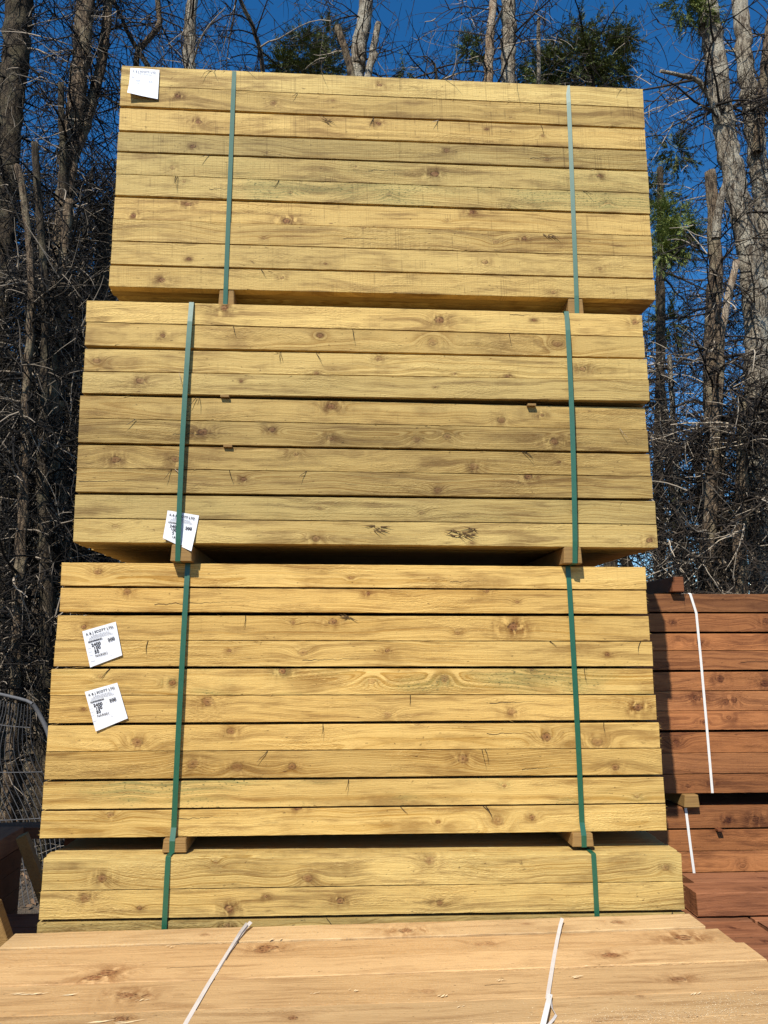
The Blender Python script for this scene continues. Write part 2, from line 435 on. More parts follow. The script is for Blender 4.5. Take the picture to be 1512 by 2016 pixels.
PACK_ROWS = {
 1: (3.215, [
  (-1.010,4.4079,4.5079, 1.392,4.3926,4.4908, (1.06, 0, 0.9, 0.6), [(1.169,0.050,0.0119), (0.225,0.044,0.0040), (1.773,0.080,0.0059)]),
  (-1.009,4.3024,4.4064, 1.391,4.2890,4.3915, (0.93, 0.1, 0.9, 0.9), [(0.681,0.041,0.0178), (0.952,0.067,0.0079), (1.772,0.015,0.0079), (0.255,0.059,0.0099)]),
  (-1.007,4.1828,4.2946, 1.389,4.1759,4.2826, (1.0, 0, 1, 0.7), [(0.349,0.052,0.0159), (1.160,0.077,0.0119), (1.656,0.067,0.0059), (1.915,0.045,0.0099)]),
  (-1.007,4.0794,4.1751, 1.390,4.0718,4.1723, (0.86, 0.1, 1, 1.1), [(1.929,0.029,0.0139), (0.658,0.015,0.0079), (1.472,0.054,0.0159), (0.331,0.032,0.0119)]),
  (-1.006,3.9698,4.0756, 1.391,3.9586,4.0670, (0.97, 0.25, 1, 0.8), [(2.166,0.067,0.0119), (1.414,0.049,0.0198), (0.245,0.039,0.0159), (1.056,0.073,0.0079)]),
  (-1.005,3.8673,3.9684, 1.390,3.8553,3.9562, (0.97, 0.7, 0.8, 0.7), [(0.295,0.075,0.0119), (0.766,0.040,0.0159), (1.205,0.039,0.0159), (1.744,0.003,0.0159), (2.200,0.035,0.0159)]),
  (-1.005,3.7562,3.8598, 1.388,3.7479,3.8504, (1.02, 0, 0.8, 0.8), [(0.084,0.017,0.0139), (0.318,0.079,0.0159), (0.753,0.014,0.0178), (1.576,0.081,0.0119), (1.467,0.037,0.0079)]),
  (-1.006,3.6511,3.7536, 1.389,3.6491,3.7469, (0.95, 0, 0.8, 1.2), [(1.091,0.099,0.0178), (1.683,0.045,0.0178), (1.815,0.066,0.0119), (0.656,0.030,0.0099)]),
  (-1.004,3.5423,3.6486, 1.388,3.5415,3.6468, (0.97, 0, 0.6, 0.6), [(0.332,0.031,0.0079), (1.631,0.054,0.0139), (2.149,0.037,0.0099), (0.923,0.026,0.0079)]),
  (-1.006,3.4405,3.5374, 1.391,3.4398,3.5381, (0.98, 0.1, 0.8, 0.7), [(0.226,0.033,0.0159), (2.208,0.027,0.0079), (0.738,0.059,0.0099), (1.938,0.024,0.0159)]),
 ]),
 2: (3.160, [
  (-1.076,3.2546,3.3494, 1.303,3.2409,3.3416, (1.08, 0.15, 0.3, 0.7), [(0.570,0.074,0.0175), (1.489,0.042,0.0214), (2.347,0.053,0.0175), (1.900,0.051,0.0078)]),
  (-1.073,3.1496,3.2535, 1.306,3.1437,3.2387, (0.93, 0.1, 0.3, 1.0), [(0.317,0.048,0.0117), (0.975,0.064,0.0136), (1.458,0.045,0.0234), (1.997,0.049,0.0234)]),
  (-1.071,3.0390,3.1373, 1.307,3.0416,3.1369, (1.0, 0.1, 0.3, 0.7), [(0.051,0.045,0.0175), (2.098,0.046,0.0156), (1.546,0.015,0.0078), (1.771,0.008,0.0078), (1.222,0.075,0.0175), (0.959,0.007,0.0136)]),
  (-1.071,2.9427,3.0356, 1.308,2.9440,3.0395, (0.9, 0, 0.2, 0.8), [(0.236,0.054,0.0195), (0.649,0.060,0.0078), (1.461,0.048,0.0058)]),
  (-1.077,2.8376,2.9349, 1.297,2.8270,2.9270, (0.88, 0.05, 0.3, 0.9), [(1.031,0.066,0.0175), (1.750,0.020,0.0195), (1.924,0.046,0.0097)]),
  (-1.075,2.7338,2.8365, 1.300,2.7270,2.8249, (0.8, 0.1, 0.2, 1.2), [(0.504,0.050,0.0214), (0.784,0.065,0.0156), (1.026,0.031,0.0175), (1.385,0.033,0.0195), (1.516,0.046,0.0195), (1.970,0.032,0.0214)]),
  (-1.072,2.6279,2.7252, 1.301,2.6226,2.7194, (0.86, 0.1, 0.2, 1.1), [(0.152,0.036,0.0195), (0.392,0.040,0.0195), (0.881,0.069,0.0136), (1.622,0.026,0.0234), (1.983,0.049,0.0078)]),
  (-1.070,2.5273,2.6268, 1.304,2.5247,2.6205, (0.84, 0, 0.2, 1.3), [(1.849,0.085,0.0175), (1.469,0.022,0.0175), (0.670,0.059,0.0117)]),
  (-1.069,2.4216,2.5189, 1.311,2.4181,2.5172, (0.86, 0.15, 0.2, 0.9), [(1.398,0.034,0.0136), (2.040,0.043,0.0097), (0.982,0.048,0.0078)]),
  (-1.068,2.3252,2.4195, 1.314,2.3190,2.4160, (0.96, 0.05, 0.2, 0.8), [(0.966,0.020,0.0175), (2.347,0.023,0.0136), (1.601,0.009,0.0097), (0.164,0.063,0.0136)]),
 ]),
 3: (3.205, [
  (-1.120,2.1526,2.2473, 1.272,2.1475,2.2430, (1.05, 0, 0.2, 0.9), [(0.143,0.056,0.0178), (1.160,0.036,0.0079)]),
  (-1.117,2.0497,2.1475, 1.270,2.0467,2.1454, (1.0, 0, 0.2, 1.0), [(0.261,0.078,0.0178), (1.717,0.089,0.0138), (1.843,0.044,0.0119), (1.230,0.076,0.0099)]),
  (-1.122,1.9399,2.0386, 1.275,1.9366,2.0394, (0.97, 0, 0.2, 0.9), [(1.091,0.073,0.0178), (0.931,0.070,0.0119), (1.830,0.054,0.0237), (1.599,0.029,0.0138), (0.104,0.050,0.0119)]),
  (-1.125,1.8354,1.9380, 1.282,1.8339,1.9346, (0.98, 0, 0.2, 0.8), [(0.977,0.053,0.0217), (2.218,0.045,0.0099), (1.316,0.061,0.0099), (0.684,0.061,0.0079)]),
  (-1.131,1.7263,1.8296, 1.278,1.7222,1.8258, (1.03, 0.75, 0.1, 1.3), [(0.190,0.072,0.0119), (0.470,0.046,0.0158), (1.259,0.051,0.0178), (0.900,0.091,0.0158), (1.552,0.061,0.0198), (1.907,0.095,0.0099)]),
  (-1.129,1.6185,1.7244, 1.286,1.6207,1.7201, (0.98, 0, 0.2, 0.9), [(0.610,0.080,0.0237), (0.132,0.053,0.0079), (2.339,0.051,0.0198), (1.822,0.036,0.0198), (1.321,0.027,0.0198)]),
  (-1.129,1.5138,1.6118, 1.292,1.5124,1.6127, (0.98, 0.05, 0.1, 1.0), [(0.343,0.032,0.0257), (0.705,0.072,0.0178), (1.959,0.042,0.0237), (2.165,0.021,0.0257), (1.438,0.098,0.0138)]),
  (-1.130,1.4084,1.5120, 1.295,1.4082,1.5104, (0.9, 0.05, 0.1, 1.1), [(0.563,0.054,0.0257), (0.733,0.039,0.0257), (0.946,0.041,0.0178), (1.620,0.065,0.0237), (2.233,0.027,0.0178)]),
  (-1.130,1.2988,1.4020, 1.298,1.2994,1.4003, (0.97, 0.8, 0.1, 0.9), [(1.784,0.072,0.0119), (2.318,0.022,0.0079)]),
  (-1.132,1.1959,1.2952, 1.300,1.1957,1.2974, (1.04, 0, 0.1, 1.2), [(0.975,0.102,0.0158), (1.758,0.042,0.0257), (1.894,0.054,0.0138), (1.521,0.041,0.0099), (0.258,0.082,0.0158)]),
 ]),
 4: (3.140, [
  (-1.089,1.0279,1.1409, 1.325,1.0244,1.1248, (1.0, 0.1, 0.1, 1.1), [(0.215,0.039,0.0213), (0.974,0.029,0.0213), (1.437,0.086,0.0232), (2.350,0.045,0.0174), (0.632,0.089,0.0116)]),
  (-1.092,0.9270,1.0264, 1.324,0.9204,1.0224, (0.99, 0.1, 0.1, 1.0), [(0.163,0.071,0.0232), (0.688,0.025,0.0174), (1.102,0.046,0.0155), (1.476,0.033,0.0136), (0.361,0.033,0.0097), (0.822,0.067,0.0077)]),
  (-1.095,0.8186,0.9194, 1.325,0.8104,0.9130, (0.85, 0.2, 0.1, 1.0), [(0.684,0.076,0.0155), (1.736,0.060,0.0116)]),
 ]),
}
BROWN_ROWS = [(2.1002,2.1982), (1.9919,2.0905), (1.8900,1.9808), (1.7862,1.8872), (1.6751,1.7739), (1.5704,1.6724), (1.4705,1.5677), (1.3505,1.4560), (1.2433,1.3478), (1.1447,1.2407), (0.9679,1.0739), (0.8539,0.9577), (0.7485,0.8514)]

# ---------------------------------------------------------------- ground
def ground_mat():
    N = NT('yard_ground'); P = N.coord('Object')
    n = N.noise(P, 1.6, 5.0); n2 = N.noise(P, 22.0, 4.0); n3 = N.noise(P, 120.0, 2.0)
    c = N.mix(n, rgb(.16, .13, .10), rgb(.09, .07, .05))
    c = N.mix(N.mul(N.ramp(n2, .5, .65), .6), c, rgb(.23, .16, .10))
    c = N.mix(N.mul(N.ramp(n3, .55, .7), .5), c, rgb(.05, .035, .025))
    N.bump(N.add(n2, n3), .8, .03)
    return N.out(c, .95, .1)
M['ground'] = ground_mat()
nx = 90
gx = np.concatenate([np.linspace(-900, -16, 8), np.linspace(-14, 14, nx), np.linspace(16, 900, 8)])
gy = np.concatenate([np.linspace(-400, -5, 5), np.linspace(-4, 20, nx), np.linspace(24, 1200, 10)])
GX, GY = np.meshgrid(gx, gy, indexing='ij')
def ground_z(x, y):
    bank = np.clip((y-8.2)/3.0, 0, 1); bank = bank*bank*(3-2*bank)
    return bank*.22 + bank*(.07*np.sin(x*1.9+y*1.3)+.05*np.sin(x*4.1-y*3.3)) + .0*x
GZ = ground_z(GX, GY)
V = np.stack([GX, GY, GZ], -1).reshape(-1, 3)
ny_ = len(gy)
ii, jj = np.meshgrid(np.arange(len(gx)-1), np.arange(ny_-1), indexing='ij')
a = (ii*ny_+jj).ravel()
F = np.stack([a, a+ny_, a+ny_+1, a+1], 1)
g = np_mesh('ground', V, F, M['ground'], smooth=True); g['kind'] = 'structure'

# ---------------------------------------------------------------- the printed paper labels
def printed(parent, txt, x, y, size, mat, ux, uy, un, origin, name='lettering', align='LEFT', bold=0.0):
    cu = bpy.data.curves.new(name, 'FONT')
    cu.body = txt; cu.size = size; cu.align_x = align; cu.fill_mode = 'FRONT'
    cu.offset = bold; cu.space_character = 1.08
    tmp = bpy.data.objects.new(name, cu); col.objects.link(tmp)
    bpy.context.view_layer.update()
    me = bpy.data.meshes.new_from_object(tmp.evaluated_get(bpy.context.evaluated_depsgraph_get()))
    bpy.data.objects.remove(tmp); bpy.data.curves.remove(cu)
    me.name = name; me.materials.clear(); me.materials.append(mat)
    o = bpy.data.objects.new(name, me)
    p = origin + ux*x + uy*y + un*.0006
    Mx = Matrix((ux, uy, un)).transposed().to_4x4(); Mx.translation = p
    o.matrix_world = Mx
    link(o)
    o.parent = parent
    return o
def paper_label(pack, corners, faded=False, bend=None, label=None):
    """a sheet stapled to the pack: corners are top-left, top-right, bottom-right, bottom-left in the world"""
    tl, tr, br, bl = [Vector(c)-pack.location for c in corners]
    V = []; F = []; n = 12
    for i in range(n+1):
        for j in range(n+1):
            s, t = i/n, j/n
            p = (tl*(1-s)+tr*s)*(1-t) + (bl*(1-s)+br*s)*t
            lift = .0012 + .0016*(math.sin(3.1*s+1.7*t)**2)
            if bend: lift += bend(s, t)
            V.append(p + Vector((0, -lift, 0)))
    for i in range(n):
        for j in range(n):
            a = i*(n+1)+j
            F.append((a, a+1, a+n+2, a+n+1))
    sheet = mesh_obj('paper_label', V, F, M['paper'], pack, smooth=True)
    sheet.location = (0, 0, 0)
    if label: sheet['label'] = label
    W = (tr-tl).length; H = (bl-tl).length
    ux = (tr-tl).normalized(); un = Vector((0, -1, 0)); uy = un.cross(ux)
    uy = (tl-bl).normalized(); uy = (uy-ux*uy.dot(ux)).normalized(); un = ux.cross(uy)
    org = tl - uy*0
    org = org + un*.0040
    S = W
    ink = M['ink_faint'] if faded else M['ink']
    L = lambda txt, x, y, size, mat, al='LEFT', bold=0.0, nm='lettering': printed(sheet, txt, x*S, -y*S, size*S, mat, ux, uy, un, org, nm, al, bold)
    L('A & J SCOTT LTD', .49, .155, .098, ink, 'CENTER', .0003)
    def marks(items, mat, name):
        V = []; F = []
        for (x, y, w, h) in items:
            q = len(V)
            for (dx, dy) in ((0, 0), (w, 0), (w, h), (0, h)):
                V.append(org + ux*((x+dx)*S) - uy*((y+dy)*S) + un*.0006)
            F.append((q+3, q+2, q+1, q))
        return mesh_obj(name, V, F, mat, sheet)
    rr = random.Random(5)
    small = []
    for (y, x0, x1) in ((.200, .22, .74), (.240, .16, .80), (.280, .14, .82)):
        x = x0
        while x < x1:
            w = rr.uniform(.012, .045)
            for q in np.arange(x, x+w, .011): small.append((float(q), y+rr.uniform(-.003, .003), .0075, .022))
            x += w + .016
    if faded: small = [m for m in small if m[1] < .23 or rr.random() < .25]
    marks(small, M['ink_faint'], 'small_print')
    if not faded:
        bars = []; x = .10
        while x < .52:
            w = rr.choice((.004, .006, .010)); bars.append((x, .335, w, .055)); x += w + rr.choice((.004, .006))
        marks(bars, M['ink'], 'barcode')
        for txt, x, y in (('2400', .17, .520), ('100', .21, .628), ('50', .21, .736)): L(txt, x, y, .128, M['ink'], bold=.0006)
        L('200', .66, .505, .128, M['ink'], bold=.0006)
        L('NAR001', .21, .845, .098, M['ink'], bold=.0001)
        L('Qty', .78, .40, .05, M['ink_grey'])
    else:
        L('50', .18, .735, .11, M['ink_faint']); L('NAR001', .17, .865, .085, M['ink_faint']); L('2400', .17, .520, .10, M['ink_grey']); L('100', .20, .628, .10, M['ink_grey']); L('200', .66, .505, .10, M['ink_grey'])
        marks([(.10, .345, .035, .035)], M['ink_faint'], 'spot')
    lines = [(.04, .42, .50, .003), (.56, .42, .30, .003), (.04, .53, .10, .010), (.04, .64, .10, .010), (.04, .745, .10, .010), (.56, .42, .003, .43), (.56, .545, .33, .003),
             (.90, .12, .003, .75), (.56, .85, .34, .003), (.04, .92, .13, .012), (.60, .90, .07, .010)]
    marks(lines, M['ink_grey'], 'printed_form')
    return sheet

# ---------------------------------------------------------------- yellow packs under green straps
YELLOW = {
 1: 'topmost yellow timber pack, with pale teal straps and a faded corner label',
 2: 'second timber pack from the top, a crooked paper label behind its left strap',
 3: 'golden timber pack third from the top, with two tilted white labels on its left side',
 4: 'lowest yellow timber pack of the tall stack, mostly hidden behind the pale boards in front'}
YIELDS = {}
def bearer_part(pack, x0, x1, y0, z0, z1, depth=1.0, taper=.004):
    return block('bearer', M['bearer'], pack, x0, x1, y0, y0+depth, z0, z1, .003, taper)
def loop_strap(pack, xt, xb, yf, yb, zt, zb, mat, width, name='strap', slack=0.0, ytop=None, jog=0.0, lean=0.0, zpack=None, ybear=None):
    """a strap all round the pack: up the back, over the top, down the front and under the bearer"""
    e = .0025
    pts = []
    for k in range(13):
        t = k/12
        z = zt + e - (zt-zb+2*e)*t
        s = slack*math.sin(math.pi*t)**.7
        x = xt + (xb-xt)*t + jog*math.sin(math.pi*t)
        y = yf-e-s
        if zpack is not None and k < 12 and z < zpack-.012: continue
        if zpack is not None and k == 12: pts.append((x, ybear-e, zpack-.010)); y = ybear-e
        pts.append((x, y+(.0 if 0 < k < 12 else .003), z - (.003 if k == 0 else 0) + (.003 if k == 12 else 0)))
    pts.append((xb, yf+.006, zb-e)); pts.append((xb, yb, zb-e)); pts.append((xb, yb+e, zb))
    pts.append((xt, yb+e, zt)); pts.append((xt, yb, zt+e)); pts.append((xt, yf+.006, zt+e)); pts.append(pts[0])
    return ribbon(name, mat, pack, pts, width, .0010, (math.cos(R(lean)), -math.sin(R(lean)), 0))

def build_yellow(idx, mat, rows_more=()):
    yf, rows = PACK_ROWS[idx]
    rows = list(rows)
    xl = sum(r[0] for r in rows)/len(rows); zb = min(min(r[1], r[4]) for r in rows+[*rows_more])
    pack = empty('timber_pack', (xl, yf, zb))
    tag(pack, YELLOW[idx], 'timber pack', 'yellow timber packs stacked on bearers')
    allrows = rows + list(rows_more)
    inner = []
    for i, r in enumerate(allrows):
        (x0, zl0, zl1, x1, zr0, zr1, (tone, green, saw, grain), knots) = r
        if i and ((allrows[i-1][1]-zl1)+(allrows[i-1][4]-zr1))/2 > .0028: zl1 -= .0014; zr1 -= .0014     # the wider gaps between layers
        if i+1 < len(allrows) and ((zl0-allrows[i+1][2])+(zr0-allrows[i+1][5]))/2 > .0028: zl0 += .0014; zr0 += .0014
        off = (rng.uniform(-.0015, .003), rng.uniform(-.0015, .003))
        if idx == 2 and i == 3: off = (.000, -.016)
        if idx == 2 and i == 2: off = (.002, -.010)
        if idx == 2 and i == 4: off = (.002, .012)
        if idx == 2 and i == 5: off = (.002, .008)
        front = board('plank', mat, pack, x0, x1, yf, (zl0+.0002, zl1-.0007), (zr0+.0002, zr1-.0007), .048, tone*1.0, green, saw, grain, knots, off,
                      splinters=rng.choice((1, 2, 3, 5)), ragged=1.0)
        zlo = (zl0+zr0)/2; zhi = (zl1+zr1)/2
        near = 0
        if (idx in (1, 2) and i == 9):
            near = 4
            for k in range(1, 5):
                board('plank', mat, pack, x0+rng.uniform(-.008, .008), x1+rng.uniform(-.008, .008), yf+.050*k, (zl0, zl1), (zr0, zr1), .048, rng.uniform(.8, 1.0), .1, .3, 1.0)
        if idx == 4 and i == 0:
            near = 2
            for k in range(1, 3):
                board('plank', mat, pack, x0+rng.uniform(-.008, .008), x1+rng.uniform(-.008, .008), yf+.050*k, (zl0, zl1), (zr0, zr1), .048, rng.uniform(.85, 1.0), .1, .3, 1.0)
        for k in range(1+near, 20):
            h = (zhi-zlo)
            inner.append((x0+rng.uniform(-.007, .007), x1+rng.uniform(-.007, .007), yf+.050*k, yf+.050*k+.0485, zlo+.001, zlo+min(h, .1015)-rng.uniform(0, .002)))
    boxes('inner_plank', M['yellow_in'], pack, inner, 'stuff')
    return pack, yf, zb
# rows of the lowest pack that stand hidden behind the pale boards
low_rows = []
z = .812
for i in range(7):
    low_rows.append((-1.094, z-.1035, z-.0025, 1.324, z-.108, z-.007, (.95, .1, .2, 1.0), [])); z -= .1045
p1, y1, b1 = build_yellow(1, M['yellow'])
p2, y2, b2 = build_yellow(2, M['yellow'])
p3, y3, b3 = build_yellow(3, M['gold'])
p4, y4, b4 = build_yellow(4, M['yellow'], low_rows)
# bearers: strapped in under their own pack
for pk, yf, (a0, a1), (c0, c1), zt, zb_, dy in ((p1, y1, (-.540, -.470), (.994, 1.066), 3.4385, 3.3530, .004), (p2, y2, (-.680, -.595), (.912, .990), 2.3170, 2.2490, -.008),
                                              (p3, y3, (-.667, -.575), (.912, .998), 1.1940, 1.1430, -.022), (p4, y4, (-.67, -.58), (.93, 1.02), .079, .0, .01)):
    bearer_part(pk, a0, a1, yf+dy, zb_, zt); bearer_part(pk, c0, c1, yf+dy, zb_, zt)
loop_strap(p1, -.506, -.509, y1, y1+1.0, 4.500, 3.355, M['strap_green'], .019, slack=.003, lean=-7)
loop_strap(p1, 1.036, 1.032, y1, y1+1.0, 4.494, 3.355, M['strap_green'], .019, slack=.003, lean=13)
loop_strap(p2, -.640, -.650, y2-.009, y2+1.0, 3.3480, 2.250, M['strap_green'], .020, slack=.013, jog=-.004)
loop_strap(p2, .963, .955, y2-.018, y2+1.0, 3.3425, 2.250, M['strap_green'], .020, slack=.012, jog=.004, lean=9)
loop_strap(p3, -.619, -.630, y3-.002, y3+1.0, 2.2470, 1.142, M['strap_green'], .0205, slack=.014, zpack=1.196, ybear=y3-.022)
loop_strap(p3, .943, .958, y3-.002, y3+1.0, 2.2445, 1.142, M['strap_green'], .0205, slack=.011, zpack=1.196, ybear=y3-.022)
loop_strap(p4, -.634, -.645, y4-.002, y4+1.0, 1.1395, 0.0, M['strap_green'], .019, slack=.003)
loop_strap(p4, .980, .987, y4-.002, y4+1.0, 1.1270, 0.0, M['strap_green'], .019, slack=.003)
# little sawn stickers that space the layers of the second pack
for px, py in ((443, 781), (449, 879), (1046, 798)):
    q = at(px, py, Y=y2)
    zz = q.z
    block('sticker', M['bearer'], p2, q.x-.018, q.x+.018, y2-.012, y2+.7, zz-.005, zz+.005, .001)
# paper labels
Yl = y3-.004
paper_label(p3, [at(*q, Y=Yl) for q in ((162, 1243), (228, 1224), (241, 1290), (178, 1314))], label='white label, upper of the two on this pack')
paper_label(p3, [at(*q, Y=Yl) for q in ((167, 1362), (231, 1344), (252, 1414), (189, 1440))], label='white label, lower of the two on this pack')
def fold(s, t): return .016*max(0, t-.62)*(1-s)*2.2
paper_label(p1, [at(*q, Y=y1-.004) for q in ((257, 134), (314, 138), (311, 196), (253, 189))], True, lambda s, t: .05*max(0, t-.45)**1.5*(1-s))
paper_label(p2, [at(*q, Y=y2-.002) for q in ((330, 1005), (392, 1015), (378, 1086), (322, 1060))], False, lambda s, t: .018*max(0, t-.4)*abs(s-.45)*2)

M['splinter'] = simple('shadow_brown_splinter', rgb(.05, .028, .012), rgb(.22, .13, .05), 60.0, .8, .2)  # shadow-brown: the shade in the tears is put into this colour
# torn-out slivers on the second and top packs
def torn(pack, px, py, Y, n, spread, seed):
    rr = random.Random(seed); V = []; F = []
    c = at(px, py, Y=Y)-pack.location
    for k in range(n):
        x = c.x+rr.uniform(-spread, spread); z = c.z+rr.uniform(-.018, .018)*(spread/.05)
        ln = rr.uniform(.02, .062); an = rr.uniform(-.8, .2)+(0 if rr.random() < .6 else math.pi)
        w = rr.uniform(.0018, .0042); q = len(V)
        ex, ez = math.cos(an)*ln, math.sin(an)*ln*.7
        y = c.y
        V += [(x, y-.0005, z-w), (x, y-.0005, z+w), (x, y+.002, z), (x+ex, y-rr.uniform(.004, .016), z+ez)]
        F += [(q, q+1, q+3), (q+1, q+2, q+3), (q+2, q, q+3)]
    mesh_obj('torn_splinter', V, F, M['splinter'], pack)
torn(p2, 912, 1048, y2, 20, .05, 3); torn(p2, 745, 1040, y2, 9, .035, 4)
torn(p3, 686, 1217, y3, 5, .01, 6); torn(p1, 655, 240, y1, 6, .03, 8); torn(p1, 1080, 462, y1, 5, .03, 9)

# ---------------------------------------------------------------- pale boards in front, white straps on top
pf = empty('timber_pack', (-1.15, 3.09, .0))
tag(pf, 'pale wide boards packed in front, two slack white straps across the top', 'timber pack')
edges = [3.090, 2.945, 2.790, 2.638, 2.435, 2.285, 2.130, 1.975, 1.820]
rights = [1.318, 1.352, 1.372, 1.388, 1.397, 1.392, 1.40, 1.395]
lefts = [-1.150, -1.158, -1.166, -1.170, -1.16, -1.172, -1.165, -1.17]
TH = .046
def flat_board(parent, mat, x0, x1, ynear, yfar, zl, zr, th, tone, grain, knots=(), name='board', seed=None, splinters=0):
    """a board lying flat; its origin is its near left top corner so the top face is the one described"""
    L = x1-x0; n = int(max(8, L/.04)); V = []; F = []
    b0 = rng.uniform(0, 9)
    w = yfar-ynear
    for i in range(n+1):
        t = i/n; zt = (zr-zl)*t + .0012*math.sin(5*t+b0)
        for (yy, zz) in section(w, -th, 0, .0022*rng.uniform(.5, 1.8)):
            V.append((L*t+(rng.uniform(-.002, .002) if i in (0, n) else 0), yy+rng.uniform(-.0008, .0008), zz+zt+rng.uniform(-.0005, .0005)))
    for i in range(n):
        for k in range(8):
            a = i*8+k; c = i*8+(k+1) % 8
            F.append((a, a+8, c+8, c))
    F.append(tuple(range(8))); F.append(tuple(range(n*8+7, n*8-1, -1)))
    o = mesh_obj(name, V, F, mat, parent)
    o.location = Vector((x0, ynear, zl)) - (parent.location if parent is not None else Vector())
    o['seed'] = float(rng.uniform(0, 30) if seed is None else seed)
    o['tone'] = float(tone); o['green'] = 0.0; o['saw'] = .0; o['grain'] = float(grain)
    o['crack'] = [rng.uniform(.0, L*.8), rng.uniform(.02, .12), rng.uniform(.15, .5)] if rng.random() < .3 else [-9.0, 0.0, 0.0]
    for k in range(6): o['k%d' % k] = [float(q) for q in knots[k]] if k < len(knots) else [0., 0., 0.]
    return o
FK = {0: [(800, 1833, 13), (1215, 1821, 11), (400, 1852, 8), (1035, 1822, 7)], 1: [(530, 1862, 15), (510, 1890, 15), (960, 1858, 15), (950, 1876, 11), (1345, 1851, 16)], 2: [(1205, 1887, 13), (1210, 1905, 10), (185, 1920, 14), (190, 1941, 16)],
      3: [(250, 1955, 16), (840, 1952, 13), (1335, 1933, 14), (320, 1906, 9)], 4: [(240, 2002, 12), (580, 1982, 8), (1260, 1968, 8)]}
def tz(x): return .900 + (x+1.15)/2.45*.025
inner = []
for i in range(8):
    y0, y1_ = edges[i+1]+.0012, edges[i]-(.0022, .0075, .0040, .0045, .0055, .004, .002, .002)[i]
    if i == 0: y0 += .004
    kn = []
    for (px, py, s) in FK.get(i, []):
        q = at(px, py, Z=.912)
        if edges[i+1]+.015 < q.y < edges[i]-.012: kn.append((q.x-lefts[i], q.y-y0, s*q.y/1541*1.15))
        else: kn.append((q.x-lefts[i], (y1_-y0)*.5, s*q.y/1541*1.15))
    dz = (.0, -.003, .0015, -.001, .001, 0, 0, 0)[i]
    flat_board(pf, M['tan'], lefts[i], rights[i], y0, y1_, tz(lefts[i])+dz, tz(rights[i])+dz, TH, (1.03, .98, 1.04, .96, .93, .95, 1.0, 1.0)[i], rng.uniform(.7, 1.1), kn)
for layer in range(1, 17):
    zt = .898-.0475*layer
    for i in range(8):
        inner.append((lefts[i]+rng.uniform(-.01, .01), rights[i]+rng.uniform(-.02, .0), edges[i+1]+.002, edges[i]-.002, zt-.046, zt+.0))
boxes('inner_board', M['tan_in'], pf, inner, 'stuff')
for x in (-.7, .3, 1.0): block('bearer', M['bearer'], pf, x, x+.09, 1.83, 3.08, .0, .09)
def top_strap(pts, width, name='strap', mat='strap_dirty', lift=.0025, twist=None):
    P3 = []
    for i, (px, py, h) in enumerate(pts):
        q = at(px, py, Z=.915); q = at(px, py, Z=tz(q.x)+lift+h); P3.append(q)
    wd = []
    for i in range(len(P3)):
        t = (P3[min(i+1, len(P3)-1)]-P3[max(i-1, 0)]).normalized()
        a = twist[i] if twist else 0
        s = t.cross(Vector((0, 0, 1))).normalized()
        wd.append(s*math.cos(a)+Vector((0, 0, 1))*math.sin(a))
    return P3, ribbon(name, M[mat], pf, P3, width, .0009, wd)
top_strap([(494, 1815, .016), (482, 1828, .010), (466, 1850, .002), (449, 1875, .0), (430, 1906, .0), (410, 1938, .0), (388, 1976, .0), (366, 2014, .0), (330, 2076, 0), (270, 2180, 0)], .013, twist=[.5, .35, .2, .1, 0, 0, 0, 0, 0, 0])
top_strap([(486, 1818, .022), (474, 1834, .014), (460, 1856, .006), (447, 1877, .003), (428, 1908, .002)], .010, twist=[.9, .8, .5, .2, 0])
top_strap([(1107, 1808, .016), (1103, 1822, .008), (1097, 1850, .0), (1090, 1888, .0), (1084, 1925, .0), (1080, 1950, .001), (1078, 1966, .002)], .012, twist=[.4, .3, .1, 0, 0, 0, 0])
top_strap([(1083, 1957, .008), (1079, 1975, .016), (1073, 2000, .018), (1066, 2030, .012), (1050, 2100, .0)], .014, mat='strap_white', twist=[.2, .3, .3, .2, 0])
top_strap([(1084, 1962, .010), (1087, 1985, .006), (1095, 1998, .002), (1090, 2006, .002), (1078, 2020, .002)], .007, twist=[.9, .9, .8, .6, .4])

# pale flakes torn up by the saw, and sawdust
rr = random.Random(21); V = []; F = []
for px, py, ln in ((125, 1952, .055), (170, 2006, .085), (60, 1952, .05), (20, 1951, .06), (210, 2009, .09), (615, 1955, .02), (1120, 1928, .03), (270, 1966, .03), (980, 1933, .02), (690, 1950, .015), (870, 1963, .015), (900, 1985, .02), (1365, 1965, .02), (540, 1848, .02), (330, 1860, .02)):
    c = at(px, py, Z=.914); c.z = tz(c.x)
    for k in range(3):
        q = len(V); a = rr.uniform(-.12, .12); w = rr.uniform(.0015, .004); l = ln*rr.uniform(.5, 1); x = c.x+rr.uniform(-.02, .02); y = c.y+rr.uniform(-.006, .006)
        V += [Vector(p)-pf.location for p in ((x, y-w, c.z+.0015), (x+l*.6, y+a*l-w*.8, c.z+.004), (x+l, y+a*l, c.z+rr.uniform(.003, .009)), (x+l*.4, y+w, c.z+.003))]
        F.append((q, q+1, q+2, q+3))
M['flake'] = simple('pale_wood_flake', rgb(.80, .66, .42), rgb(.66, .46, .24), 80.0, .8, .2)
mesh_obj('wood_flake', V, F, M['flake'], pf)['kind'] = 'stuff'
V = []; F = []
